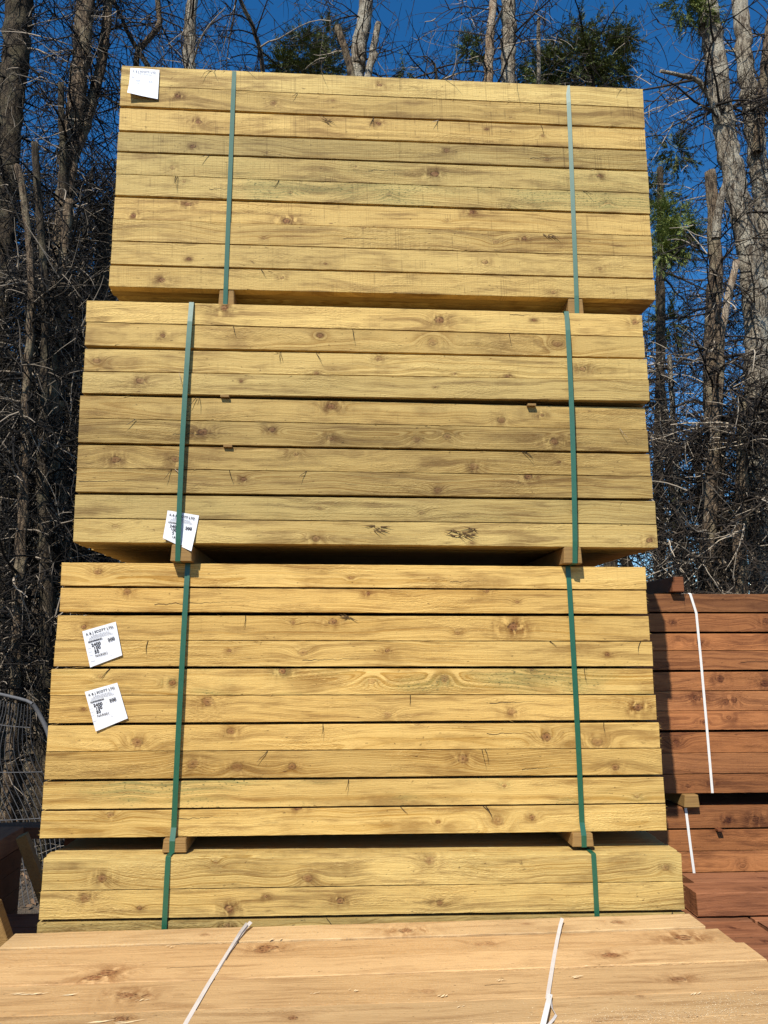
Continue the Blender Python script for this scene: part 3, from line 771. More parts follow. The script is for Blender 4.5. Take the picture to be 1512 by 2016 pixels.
for cx_, cy_, sx, sy, n in ((1425, 1990, 60, 16, 500), (1300, 2005, 130, 14, 700), (1180, 2014, 160, 10, 300), (1500, 1975, 60, 14, 200), (760, 1985, 500, 30, 160)):
    for k in range(n):
        c = at(rr.gauss(cx_, sx*.6), rr.gauss(cy_, sy*.7), Z=.914)
        if not (-1.14 < c.x < 1.38): continue
        z = tz(c.x)+.0006; s_ = rr.uniform(.0006, .0022); a = rr.uniform(0, 6.3); q = len(V)
        for t in (0, 2.1, 4.2): V.append(Vector((c.x+s_*math.cos(a+t), c.y+s_*math.sin(a+t), z+rr.uniform(0, .0012)))-pf.location)
        F.append((q, q+1, q+2))
sd = mesh_obj('sawdust', V, F, M['flake']); sd.location = pf.location; tag(sd, kind='stuff')

# ---------------------------------------------------------------- brown packs on the right
YB = 4.25
def build_brown(label, rows, x0, x1, yf, seed0, cols=20, straps=(), zt=None):
    zb = min(r[0] for r in rows)
    pk = empty('timber_pack', (x0, yf, zb))
    tag(pk, label, 'timber pack', 'brown timber packs behind on the right')
    inner = []
    for i, (z0, z1) in enumerate(rows):
        kn = []
        for k in range(rng.choice((1, 2, 3, 3))):
            kn.append((rng.uniform(.3, 1.4), rng.uniform(.02, .08), rng.uniform(.014, .026)))
        a, b = rng.uniform(-.006, .006), rng.uniform(-.004, .004)
        board('plank', M['brown'], pk, x0+a, x1+b, yf, (z0, z1), (z0+.003, z1+.003), .048, rng.uniform(.80, 1.26), 0, .25, rng.uniform(.8, 1.3), kn,
              (rng.uniform(-.002, .004), rng.uniform(-.002, .004)), splinters=rng.choice((0, 1, 2)), ragged=.5)
        for k in range(1, cols):
            inner.append((x0+rng.uniform(-.008, .008), x1+rng.uniform(-.008, .008), yf+.05*k, yf+.05*k+.0485, z0+.001, z0+min(z1-z0, .101)))
    boxes('inner_plank', M['brown_in'], pk, inner, 'stuff')
    return pk
top_rows = BROWN_ROWS[:10]
bp = build_brown('topmost brown timber pack with a white strap, behind the yellow stack', top_rows, 1.46, 3.86, YB, 1)
def brown_strap(pk, pts, zb):
    e = .002
    P3 = [Vector(p) for p in pts]
    return ribbon('strap', M['strap_white'], pk, P3, .0135, .001, (1, 0, 0))
ztop = BROWN_ROWS[0][1]+.004
brown_strap(bp, [(1.90, YB+1.0, ztop+.002), (1.928, YB+.004, ztop+.002), (1.931, YB-.004, ztop-.003), (1.958, YB-.004, 2.094), (1.966, YB-.004, 1.85), (1.974, YB-.004, 1.5), (1.981, YB-.004, 1.146)], 1.14)
brown_strap(bp, [(3.40, YB+1.0, ztop+.002), (3.40, YB+.004, ztop+.002), (3.40, YB-.004, ztop-.003), (3.41, YB-.004, 1.6), (3.42, YB-.004, 1.146)], 1.14)
bl_rows = list(BROWN_ROWS[10:]) + [(.7485-.104*(k+1), .8500-.104*(k+1)) for k in range(6)]
bl = build_brown('lower brown timber pack with a white strap, behind two loose brown sleepers', bl_rows, 1.45, 3.85, YB+.002, 2)
brown_strap(bl, [(1.80, YB+1.0, 1.0775), (1.829, YB+.006, 1.0775), (1.831, YB-.003, 1.072), (1.845, YB-.003, .87), (1.856, YB-.003, .735), (1.86, YB-.003, .2)], .1)
block('sticker', M['brown_in'], bl, 1.985, 2.012, YB-.034, YB+.5, .9575, .9685, .001)
for x in (1.70, 3.2): block('bearer', M['bearer'], bl, x, x+.08, YB+.01, YB+1.0, .0, .121)
for x0_, rot in ((1.811, 0), (3.25, 0)):
    o = block('bearer', M['bearer'], bp, x0_, x0_+.084, YB-.036, YB+.97, 1.0795, 1.143, .003, .006)
o = block('bearer', M['brown_in'], None, 1.818, 1.884, YB-.040, YB+.98, ztop+.006, ztop+.088, .003, .002)
tag(o, 'dark brown square bearer lying on top of the brown stack', 'bearer')

# loose sleepers and short boards in front of the brown stack
for k, (y0, y1_, x0, lab) in enumerate(((3.600, 3.752, 1.577, 'brown sleeper with dark sawn end, nearer of two on the short boards'),
                                        (3.757, 3.905, 1.640, 'brown square sleeper lying behind the nearer loose sleeper'))):
    o = flat_board(None, M['brown_flat'], x0, x0+2.4, y0, y1_, .842, .842, .098, 1.0, 1.0, [(.35, .06, .02), (.8, .1, .02)], name='sleeper')
    tag(o, lab, 'sleeper', 'loose brown sleepers')
ys = [3.86, 3.715, 3.565, 3.412, 3.260, 3.105, 2.95]
for (xa, xb, lab) in ((1.556, 1.800, 'short brown boards stacked beside the pale foreground boards, left of the dark gap'), (1.822, 2.60, 'brown boards stacked beyond the dark gap, at the right edge')):
    pk = empty('board_stack', (xa, 2.95, 0))
    tag(pk, lab, 'board stack', 'low brown board stacks')
    inner = []
    zt = .7395
    for i in range(6):
        a, b = rng.uniform(-.004, .004), rng.uniform(-.004, .004)
        flat_board(pk, M['brown_flat'], xa+a, xb+b, ys[i+1]+.001, ys[i]-.0015, zt-.003, zt-.003, .045, rng.uniform(.85, 1.05), .9, [(rng.uniform(.05, .2), .07, .014)])
        for l in range(1, 15):
            inner.append((xa+rng.uniform(-.006, .006), xb+rng.uniform(-.006, .006), ys[i+1]+.002, ys[i]-.002, zt-.0475*l-.046, zt-.0475*l-.001))
    boxes('inner_board', M['brown_in'], pk, inner, 'stuff')

# ---------------------------------------------------------------- brown boards and battens at the left edge
lp = empty('timber_pack', (-1.70, 1.9, 0))
tag(lp, 'dark brown boards stacked at the left edge, lit only on top', 'timber pack')
for k in range(5):
    x1_ = -1.702-.15*k
    o = board('plank', M['brown_flat'], lp, -.0, 2.66, 0, (0, 0), (0, 0), .1) if False else None
def long_board(parent, mat, x0, x1, y0, y1, z0, z1, tone):
    """board running away from the camera"""
    o = flat_board(None, mat, 0, y1-y0, 0, x1-x0, 0, 0, z1-z0, tone, 1.0, [(.5, .07, .02), (2.2, .05, .02)], name='plank')
    o.parent = parent
    o.rotation_euler = (0, 0, math.pi/2)
    o.location = Vector((x1, y0, z1)) - parent.location
    return o
inner = []
for k in range(6):
    x1_ = -1.702-.152*k
    long_board(lp, M['brown_flat'], x1_-.148, x1_, 1.9, 4.58+rng.uniform(-.03, .02), .85, .95, rng.uniform(.9, 1.2))
    for l in range(1, 9):
        inner.append((x1_-.149, x1_-.001, 1.9, 4.57, .95-.1015*l-.1, .95-.1015*l-.001))
boxes('inner_plank', M['brown_in'], lp, inner, 'stuff')
o = flat_board(None, M['brown_flat'], -2.05, -1.37, 4.66, 4.80, .925, .925, .06, .8, 1.0, name='brown_board')
tag(o, 'brown board lying level just behind the leaning batten', 'board')
for (lab, z0, pts) in (('dark support post under the level brown board', 0, (-2.0, -1.90)), ('second dark support post under the level brown board', 0, (-1.52, -1.42))):
    o = block('support_post', M['brown_in'], None, pts[0], pts[1], 4.68, 4.78, 0, .862)
    tag(o, lab, 'post')
def leaning(lab, a, b, w, d, name='batten', mat='bearer'):
    a, b = Vector(a), Vector(b)
    a = b + (a-b)*(b.z/(b.z-a.z))                # its foot stands on the ground
    t = (b-a); L = t.length; t.normalize()
    o = block(name, M[mat], None, -w/2, w/2, -d/2, d/2, 0, L, .004)
    o.location = a; o.rotation_euler = t.to_track_quat('Z', 'Y').to_euler()
    return tag(o, lab, 'batten', 'wooden battens leaning at the left')
leaning('wooden batten leaning against the brown boards beside the yellow stack', at(100, 1800, Y=4.25), at(43, 1644, Y=4.22), .075, .05)
leaning('wooden batten in the bottom left corner behind the pale boards', at(22, 1885, Y=3.45), at(-14, 1778, Y=3.45), .062, .045)

# unseen stack added past the left edge, to shade the lower left corner
for lvl, lab in enumerate(('brown timber pack at the foot of the unseen stack outside the left edge', 'middle brown timber pack of the unseen stack outside the left edge', 'top brown timber pack of the unseen stack outside the left edge')):
    z0 = .09+1.11*lvl
    pk = empty('timber_pack', (-4.75, .4, z0)); tag(pk, lab, 'timber pack', 'unseen brown timber packs outside the left edge')
    its = []
    for i in range(10):
        for k in range(12):
            its.append((-4.75+rng.uniform(-.01, .01), -2.33+rng.uniform(-.01, .01), .4+.21*k, .4+.21*k+.205, z0+.102*i, z0+.102*i+.1))
    boxes('inner_plank', M['brown_in'], pk, its, 'stuff')
    for x in (-4.3, -2.9): block('bearer', M['bearer'], pk, x, x+.08, .42, 2.9, z0-.088, z0-.002)

# dead conifer twigs caught on the packs
rr = random.Random(77)
tw = []
def caught(x, y, z, n, ln=.05):
    for k in range(n):
        a = rr.uniform(-2.6, -.5); p = Vector((x+rr.uniform(-.01, .01), y, z)); pts = [p]
        d = Vector((math.cos(a), -rr.uniform(.05, .4), math.sin(a)*.8)).normalized()
        for q in range(3):
            d = (d+Vector((rr.uniform(-.25, .25), 0, rr.uniform(-.3, .15)))).normalized(); pts.append(pts[-1]+d*ln*rr.uniform(.2, .45))
        tw.append(pts)
for idx, (yf, rows) in PACK_ROWS.items():
    for r in rows[1:]:
        for k in range(rr.choice((0, 1, 2, 3))):
            t = rr.random(); caught(r[0]+(r[3]-r[0])*t, yf-.001, r[2]+(r[5]-r[2])*t, rr.choice((1, 1, 2)))
for k in range(70):
    x = rr.uniform(-1.0, 1.38); y = 3.215+rr.uniform(.0, .25); z = 4.503-.007*(x+1); pts = [Vector((x, y, z))]
    d = Vector((rr.uniform(-1, 1), rr.uniform(-.5, .3), rr.uniform(0, .5))).normalized()
    for q in range(3):
        d = (d+Vector((rr.uniform(-.4, .4), rr.uniform(-.3, .3), rr.uniform(-.45, .2)))).normalized(); pts.append(pts[-1]+d*rr.uniform(.015, .05))
    tw.append(pts)
for k in range(60):
    x = rr.uniform(1.75, 2.4); y = 4.26+rr.uniform(.0, .3); z = 2.204; pts = [Vector((x, y, z))]
    d = Vector((rr.uniform(-1, 1), rr.uniform(-.5, .3), rr.uniform(0, .6))).normalized()
    for q in range(3):
        d = (d+Vector((rr.uniform(-.4, .4), rr.uniform(-.3, .3), rr.uniform(-.5, .2)))).normalized(); pts.append(pts[-1]+d*rr.uniform(.02, .06))
    tw.append(pts)
CAUGHT = np.array([[tuple(p) for p in q] for q in tw])

# made-up pile of dark boards, added to deepen the shade of the corner
pk = empty('board_stack', (-1.66, 3.20, 0)); tag(pk, 'added low pile of dark brown boards deepening the shade left of the yellow stack', 'board stack')
its = []
for i in range(5):
    y0 = 3.20+.19*i
    flat_board(pk, M['brown_flat'], -1.665+rng.uniform(-.02, .02), -1.13+rng.uniform(-.02, .01), y0, y0+.184, .64, .64, .05, .7, .9)
    for l in range(1, 12): its.append((-1.66+rng.uniform(-.02, .02), -1.14+rng.uniform(-.02, .02), y0, y0+.184, .64-.0515*l-.05, .64-.0515*l-.001))
boxes('inner_board', M['brown_in'], pk, its, 'stuff')

# ---------------------------------------------------------------- trees: cut-back conifers with bare inner branches
def bark(name, c1, c2, c3, scale=1.0):
    N = NT(name); P = N.coord('Object'); x, y, z = N.sep(P)
    st = N.noise(N.xyz(N.mul(x, 44.0*scale), N.mul(y, 44.0*scale), N.mul(z, 6.5*scale)), 1.0, 5.0, .7, dist=.9)
    pl = N.noise(N.xyz(N.mul(x, 7.0), N.mul(y, 7.0), N.mul(z, 4.0)), 1.0, 4.0)
    fl = N.noise(P, 70.0, 3.0)
    c = N.mix(N.ramp(st, .42, .56), c3, c1)
    c = N.mix(N.mul(N.ramp(pl, .48, .66), .75), c, c2)
    c = N.mix(N.mul(N.ramp(fl, .55, .7), .4), c, c3)
    N.bump(N.add(st, N.mul(fl, .35)), 1.0, .045)
    return N.out(c, .9, .15)
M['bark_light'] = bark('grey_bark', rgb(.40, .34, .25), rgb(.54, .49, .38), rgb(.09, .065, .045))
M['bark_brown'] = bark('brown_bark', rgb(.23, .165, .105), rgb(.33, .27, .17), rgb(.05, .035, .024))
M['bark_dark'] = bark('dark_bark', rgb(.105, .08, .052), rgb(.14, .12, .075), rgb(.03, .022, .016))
M['bark_bare'] = bark('peeled_wood', rgb(.46, .34, .22), rgb(.54, .44, .32), rgb(.24, .15, .09))
M['cut'] = simple('fresh_cut_wood', rgb(.58, .45, .28), rgb(.44, .31, .17), 60.0, .8, .2)
def twig_mat(name, a, b, c):
    N = NT(name); r = N.island()
    k = N.m('FRACT', N.mul(r, 17.3))
    cc = N.mix(N.m('POWER', r, 2.0), a, b)
    cc = N.mix(N.ramp(k, .80, .97), cc, c)  # a random few twigs pale, sunlight put into their colour
    return N.out(cc, .8, .25)
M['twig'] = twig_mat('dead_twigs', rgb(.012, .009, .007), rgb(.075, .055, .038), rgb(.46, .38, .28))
M['twig_dark'] = twig_mat('shade_dark_twigs', rgb(.006, .005, .004), rgb(.030, .023, .017), rgb(.38, .31, .23))  # shade among the left and rear trees, put into a darker twig colour
def leaf_mat(name, a, b):
    N = NT(name); r = N.island()
    c = N.mix(r, a, b)
    N.put(N.bsdf.inputs['Transmission Weight'], 0.0)
    return N.out(c, .7, .2)
M['leaf'] = leaf_mat('conifer_leaf', rgb(.045, .062, .018), rgb(.17, .185, .055))
M['leaf_bright'] = leaf_mat('fresh_conifer_leaf', rgb(.08, .115, .028), rgb(.25, .28, .075))
M['leaf_dark'] = leaf_mat('shaded_conifer_leaf', rgb(.004, .006, .003), rgb(.022, .022, .010))  # shade inside the rear conifers is put into this near-black leaf colour
M['leaf_dead'] = leaf_mat('dead_conifer_leaf', rgb(.045, .026, .016), rgb(.11, .06, .035))

def tubes(paths, radii, sides=3):
    """(m,k,3) centre lines and (m,k) radii -> vertices and quads"""
    m, k, _ = paths.shape
    T = np.gradient(paths, axis=1); T /= np.linalg.norm(T, axis=2, keepdims=True)+1e-9
    ref = np.where(np.abs(T[..., 2:3]) < .8, np.array([0, 0, 1.0]), np.array([1.0, 0, 0]))
    A = np.cross(T, ref); A /= np.linalg.norm(A, axis=2, keepdims=True)+1e-9
    B = np.cross(T, A)
    ang = np.arange(sides)*2*np.pi/sides
    V = paths[:, :, None, :] + radii[:, :, None, None]*(np.cos(ang)[None, None, :, None]*A[:, :, None, :] + np.sin(ang)[None, None, :, None]*B[:, :, None, :])
    idx = np.arange(m*k*sides).reshape(m, k, sides)
    a = idx[:, :-1, :]; b = np.roll(idx, -1, axis=2)[:, :-1, :]; c = np.roll(idx, -1, axis=2)[:, 1:, :]; d = idx[:, 1:, :]
    F = np.stack([a, b, c, d], -1).reshape(-1, 4)
    return V.reshape(-1, 3), F
def grow(base, dirs, length, k, r, droop, wander, g):
    """curved shoots: base (m,3), dirs (m,3), length (m,)"""
    m = len(base); P = np.zeros((m, k, 3)); P[:, 0] = base; d = dirs.copy()
    step = (length/(k-1))[:, None]
    bend = r.normal(0, wander, (m, 3))
    for i in range(1, k):
        d = d + bend*.5 + r.normal(0, wander, (m, 3)) + np.stack([np.zeros(m), np.zeros(m), droop*np.ones(m)], 1)
        d /= np.linalg.norm(d, axis=1, keepdims=True)
        P[:, i] = P[:, i-1] + d*step
    return P
def rand_dir(r, m, zlo, zhi, az=None, spread=math.pi):
    a = r.uniform(-spread, spread, m) + (0 if az is None else az)
    z = r.uniform(zlo, zhi, m); h = np.sqrt(np.clip(1-z*z, 0, 1))
    return np.stack([np.cos(a)*h, np.sin(a)*h, z], 1)
def interp(path, t):
    """points on one polyline (k,3) at parameters t in 0..1"""
    k = len(path); f = np.clip(t, 0, .9999)*(k-1); i = f.astype(int); w = (f-i)[:, None]
    return path[i]*(1-w)+path[i+1]*w
def shoots(parents, n_each, lmin, lmax, k, r, droop, wander, spread=.9, tmin=.15):
    """secondary shoots off an array of parent paths"""
    m, kk, _ = parents.shape
    which = np.repeat(np.arange(m), n_each); M_ = len(which)
    f = r.uniform(tmin, .98, M_)*(kk-1); i = np.minimum(f.astype(int), kk-2); w = (f-i)[:, None]
    base = parents[which, i]*(1-w)+parents[which, i+1]*w
    d = parents[which, i+1]-parents[which, i]; d /= np.linalg.norm(d, axis=1, keepdims=True)+1e-9
    rd = r.normal(0, 1, (M_, 3)); rd -= d*(rd*d).sum(1, keepdims=True); rd /= np.linalg.norm(rd, axis=1, keepdims=True)+1e-9
    dirs = d*(1-spread*.6)+rd*spread; dirs /= np.linalg.norm(dirs, axis=1, keepdims=True)
    return grow(base, dirs, r.uniform(lmin, lmax, M_), k, r, droop, wander, None)
def taper(P, r0, r1, r, var=.3):
    m, k, _ = P.shape
    s = r.uniform(1-var, 1+var, m)[:, None]
    return s*(r0+(r1-r0)*np.linspace(0, 1, k)[None, :]**.8)
def smooth_path(pts, n):
    pts = [Vector(p) for p in pts]; out = []
    L = [0]
    for a, b in zip(pts, pts[1:]): L.append(L[-1]+(b-a).length)
    for i in range(n):
        s = L[-1]*i/(n-1); j = 0
        while j < len(pts)-2 and s > L[j+1]: j += 1
        t = (s-L[j])/(L[j+1]-L[j])
        p0 = pts[max(j-1, 0)]; p1 = pts[j]; p2 = pts[j+1]; p3 = pts[min(j+2, len(pts)-1)]
        out.append(.5*((2*p1)+(p2-p0)*t+(2*p0-5*p1+4*p2-p3)*t*t+(3*p1-p0-3*p2+p3)*t**3))
    return out
def stem(name, mat, parent, pts, rads, seed, sides=14, n=None, cut=False, origin=None):
    """a trunk or limb: swept, knobbly, with an optional pale sawn end"""
    Lt = sum((Vector(b)-Vector(a)).length for a, b in zip(pts, pts[1:]))
    n = n or max(8, int(Lt/.09))
    P = np.array([tuple(p) for p in smooth_path(pts, n)])
    rr = np.interp(np.linspace(0, 1, n), np.linspace(0, 1, len(rads)), rads)
    r = np.random.default_rng(seed)
    P[1:-1] += r.normal(0, .012, (n-2, 3))*np.minimum(1, rr[1:-1, None]*8)
    T = np.gradient(P, axis=0); T /= np.linalg.norm(T, axis=1, keepdims=True)
    ref = np.array([.31, .95, .05]) if abs(T[:, 2]).mean() > .5 else np.array([0, 0, 1.0])
    A = np.cross(T, ref); A /= np.linalg.norm(A, axis=1, keepdims=True); B = np.cross(T, A)
    ang = np.arange(sides)*2*np.pi/sides
    lump = 1 + .07*np.sin(ang*2+seed)[None, :] + .06*np.sin(ang*3+np.linspace(0, 9, n)[:, None]) + .05*np.sin(ang*5-np.linspace(0, 14, n)[:, None]+seed) + r.normal(0, .035, (n, sides))
    V = P[:, None, :] + (rr[:, None]*lump)[..., None]*(np.cos(ang)[None, :, None]*A[:, None, :]+np.sin(ang)[None, :, None]*B[:, None, :])
    V = V.reshape(-1, 3)
    idx = np.arange(n*sides).reshape(n, sides); nx_ = np.roll(idx, -1, 1)
    F = [tuple(f) for f in np.stack([idx[:-1], nx_[:-1], nx_[1:], idx[1:]], -1).reshape(-1, 4).tolist()]
    F.append(tuple(idx[-1].tolist()))
    o = origin if origin is not None else Vector((0, 0, 0))
    V = V - np.array(o)
    ob = mesh_obj(name, V.tolist(), F, [mat, M['cut']], parent)
    ob.data.polygons.foreach_set('use_smooth', [True]*(len(F)-1)+[False])
    if cut: ob.data.polygons[len(F)-1].material_index = 1
    return ob, P
def fans(centres, dirs, r, n_leaf, size, flat=.25):
    """flat conifer sprays: n_leaf narrow leaflets in a drooping fan around each direction"""
    m = len(centres)
    d = dirs/np.linalg.norm(dirs, axis=1, keepdims=True)
    side = np.cross(d, np.array([0, 0, 1.0])+r.normal(0, .35, (m, 3))); side /= np.linalg.norm(side, axis=1, keepdims=True)+1e-9
    up = np.cross(side, d)
    t = r.uniform(0, 1, (m, n_leaf)); s = r.uniform(-1, 1, (m, n_leaf))
    L = size[:, None]*1.15
    base = centres[:, None, :] + d[:, None, :]*(t*L*1.2)[..., None]
    ld = d[:, None, :]*.75 + side[:, None, :]*(s*.95)[..., None] + up[:, None, :]*(r.normal(0, flat, (m, n_leaf)))[..., None]
    ld[..., 2] -= .18
    ld /= np.linalg.norm(ld, axis=2, keepdims=True)
    ll = L*r.uniform(.14, .34, (m, n_leaf))*(1.15-t*.6)
    wv = np.cross(ld, up[:, None, :]+r.normal(0, .3, (m, n_leaf, 3))); wv /= np.linalg.norm(wv, axis=2, keepdims=True)+1e-9
    wv *= (ll*.095)[..., None]
    tip = base+ld*ll[..., None]; midp = base+ld*(ll*.5)[..., None]
    V = np.stack([base, midp+wv, tip, midp-wv], 2).reshape(-1, 3)
    F = np.arange(len(V)).reshape(-1, 4)
    return V, F

def tree(label, trunk, seed, mat='bark_brown', Y=9.0, stubs=(), limbs=(), n_prim=70, prim_len=(.35, 1.1), zr=(1.0, 9.5), twig='twig', n_sec=7, n_ter=2,
         foliage=None, droop=-.04, r_tw=1.0, group='bare trunked conifers behind the timber', az=None, spread=math.pi, top=None):
    """trunk: (px, py, width_px) from the top down; the foot runs on to the ground and the head beyond the picture"""
    r = np.random.default_rng(seed)
    pts = [at(px, py, Y=Y) for px, py, w in trunk]; rad = [w*Y/1541/2 for px, py, w in trunk]
    dz = (pts[0]-pts[1]); dz.normalize()
    if top is None and pts[0].z > 6:
        hi = pts[0]+Vector((dz.x*.6, dz.y, abs(dz.z)))*2.4 + Vector((r.uniform(-.2, .2), r.uniform(-.1, .3), 0))
        pts.insert(0, hi); rad.insert(0, rad[0]*.55)
    gz = float(ground_z(np.array(pts[-1].x), np.array(Y)))
    lo = pts[-1]
    if lo.z > gz+.3:
        pts.append(Vector((lo.x+r.uniform(-.12, .12), Y+r.uniform(-.05, .1), gz-.05))); rad.append(rad[-1]*1.18)
    pts = pts[::-1]; rad = rad[::-1]
    foot = Vector((pts[0].x, pts[0].y, gz))
    t = empty('conifer_tree', foot)
    tag(t, label, 'tree', group)
    _, P = stem('trunk', M[mat], t, pts, rad, seed, origin=foot, cut=(top == 'cut'))
    paths = [P]
    for (lp, lmat, cut) in limbs:            # (px, py, width, dY) from the trunk outwards
        q = [at(a, b, Y=Y+dy) for a, b, w, dy in lp]; rr_ = [w*Y/1541/2 for a, b, w, dy in lp]
        _, LP = stem('limb', M[lmat], t, q, rr_, seed+len(paths), sides=10, origin=foot, cut=cut)
        paths.append(LP)
    for (sp, smat) in stubs:
        q = [at(a, b, Y=Y+dy) for a, b, w, dy in sp]; rr_ = [w*Y/1541/2 for a, b, w, dy in sp]
        stem('stub', M[smat], t, q, rr_, seed+50+len(sp), sides=10, origin=foot, cut=True)
    # bare branches and twigs
    if n_prim:
        base = []
        for k, pp in enumerate(paths):
            nn = n_prim if k == 0 else max(6, int(n_prim*.25))
            tt = r.uniform(0, 1, nn*3); bb = interp(pp, tt); bb = bb[(bb[:, 2] > zr[0]) & (bb[:, 2] < zr[1])][:nn]
            base.append(bb)
        base = np.concatenate(base); m = len(base)
        d = rand_dir(r, m, -.35, .55, az, spread)
        P1 = grow(base, d, r.uniform(*prim_len, m), 8, r, droop, .11, None)
        P2 = shoots(P1, n_sec, .15, .65, 6, r, droop*1.2, .13)
        P3 = shoots(P2, n_ter, .06, .28, 4, r, -.04, .14)
        VF = [tubes(P1, taper(P1, .0140*r_tw, .0042*r_tw, r, .5), 4), tubes(P2, taper(P2, .0064*r_tw, .0024*r_tw, r, .5), 3), tubes(P3, taper(P3, .0040*r_tw, .0018*r_tw, r, .4), 3)]
        off = 0; VV = []; FF = []
        for v, f in VF: VV.append(v); FF.append(f+off); off += len(v)
        o = np_mesh('twigs', np.concatenate(VV)-np.array(foot), np.concatenate(FF), M[twig], t); o['kind'] = 'stuff'
    if foliage:
        Vs = []; Fs = []; off = 0
        mats = foliage.get('mat', 'leaf')
        for (px, py, dy, rad_px, n) in foliage['clumps']:
            n = int(n*2.2)
            c = np.array(at(px, py, Y=Y+dy)); rw = rad_px*Y/1541
            pp = r.normal(0, 1, (n, 3)); pp /= np.linalg.norm(pp, axis=1, keepdims=True)
            q = c + pp*(rw*r.uniform(.1, 1.0, n)**.6)[:, None]*np.array([1, .8, 1.0])
            dd = pp + np.array([0, 0, -.15]) + r.normal(0, .35, (n, 3))
            v, f = fans(q, dd, r, 46, r.uniform(.10, .26, n)*foliage.get('size', 1.0))
            Vs.append(v); Fs.append(f+off); off += len(v)
        o = np_mesh('foliage', np.concatenate(Vs)-np.array(foot), np.concatenate(Fs), M[mats], t); o['kind'] = 'stuff'
    return t

v, f = tubes(CAUGHT, np.tile(np.array([.0016, .0014, .0011, .0005]), (len(CAUGHT), 1)), 3)
o = np_mesh('fallen_twigs', v, f, M['twig']); o['kind'] = 'stuff'
# left of the stack
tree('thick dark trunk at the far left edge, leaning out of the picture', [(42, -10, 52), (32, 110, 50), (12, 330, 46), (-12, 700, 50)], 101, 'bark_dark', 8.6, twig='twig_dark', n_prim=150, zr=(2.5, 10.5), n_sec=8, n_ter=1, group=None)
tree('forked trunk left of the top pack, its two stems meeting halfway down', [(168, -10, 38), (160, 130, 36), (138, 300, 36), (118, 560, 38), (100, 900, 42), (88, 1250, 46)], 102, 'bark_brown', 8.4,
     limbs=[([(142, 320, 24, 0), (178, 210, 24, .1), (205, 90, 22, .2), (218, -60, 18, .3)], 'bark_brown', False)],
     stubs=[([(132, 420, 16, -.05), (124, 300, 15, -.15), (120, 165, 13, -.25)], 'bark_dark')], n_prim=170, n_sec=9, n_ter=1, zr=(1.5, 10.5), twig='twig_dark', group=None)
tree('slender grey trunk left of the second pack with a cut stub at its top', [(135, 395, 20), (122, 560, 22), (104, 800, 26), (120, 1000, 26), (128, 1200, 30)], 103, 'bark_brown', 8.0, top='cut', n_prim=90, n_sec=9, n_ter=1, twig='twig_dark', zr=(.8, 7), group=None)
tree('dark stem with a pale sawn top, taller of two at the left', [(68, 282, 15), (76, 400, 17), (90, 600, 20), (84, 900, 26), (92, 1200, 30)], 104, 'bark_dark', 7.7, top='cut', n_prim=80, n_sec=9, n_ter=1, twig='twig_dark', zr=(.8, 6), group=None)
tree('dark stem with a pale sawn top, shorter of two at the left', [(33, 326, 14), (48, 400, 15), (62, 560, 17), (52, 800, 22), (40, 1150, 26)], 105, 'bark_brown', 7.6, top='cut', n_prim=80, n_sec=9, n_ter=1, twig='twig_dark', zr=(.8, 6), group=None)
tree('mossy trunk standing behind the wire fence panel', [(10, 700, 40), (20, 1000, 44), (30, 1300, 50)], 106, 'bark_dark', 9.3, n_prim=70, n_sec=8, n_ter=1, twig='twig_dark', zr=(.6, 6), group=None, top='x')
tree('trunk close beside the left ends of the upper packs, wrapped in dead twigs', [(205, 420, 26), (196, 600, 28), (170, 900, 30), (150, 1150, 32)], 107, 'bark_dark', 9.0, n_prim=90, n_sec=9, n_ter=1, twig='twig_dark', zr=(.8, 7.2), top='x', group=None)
# seen over the top pack
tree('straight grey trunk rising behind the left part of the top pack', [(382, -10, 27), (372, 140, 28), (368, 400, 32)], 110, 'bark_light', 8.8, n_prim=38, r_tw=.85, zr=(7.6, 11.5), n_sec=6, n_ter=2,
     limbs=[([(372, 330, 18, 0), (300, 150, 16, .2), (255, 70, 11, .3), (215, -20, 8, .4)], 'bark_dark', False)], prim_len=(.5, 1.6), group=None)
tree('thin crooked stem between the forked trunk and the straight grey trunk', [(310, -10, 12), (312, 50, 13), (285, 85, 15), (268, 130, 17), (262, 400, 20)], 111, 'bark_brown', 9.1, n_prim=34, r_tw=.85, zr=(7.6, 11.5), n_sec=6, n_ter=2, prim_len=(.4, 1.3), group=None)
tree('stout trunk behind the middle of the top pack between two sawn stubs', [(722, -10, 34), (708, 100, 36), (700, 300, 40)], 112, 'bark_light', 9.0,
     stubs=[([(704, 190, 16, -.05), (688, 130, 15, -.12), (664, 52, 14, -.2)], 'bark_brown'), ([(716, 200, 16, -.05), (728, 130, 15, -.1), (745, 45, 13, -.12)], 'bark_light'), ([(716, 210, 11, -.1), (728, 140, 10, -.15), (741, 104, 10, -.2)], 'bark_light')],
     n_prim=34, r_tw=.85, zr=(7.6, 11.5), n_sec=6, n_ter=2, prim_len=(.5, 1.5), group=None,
     foliage={'clumps': [(600, 110, 1.2, 52, 130), (650, 75, 1.4, 34, 60), (560, 130, 1.0, 26, 50), (640, 140, 1.0, 36, 70)]})
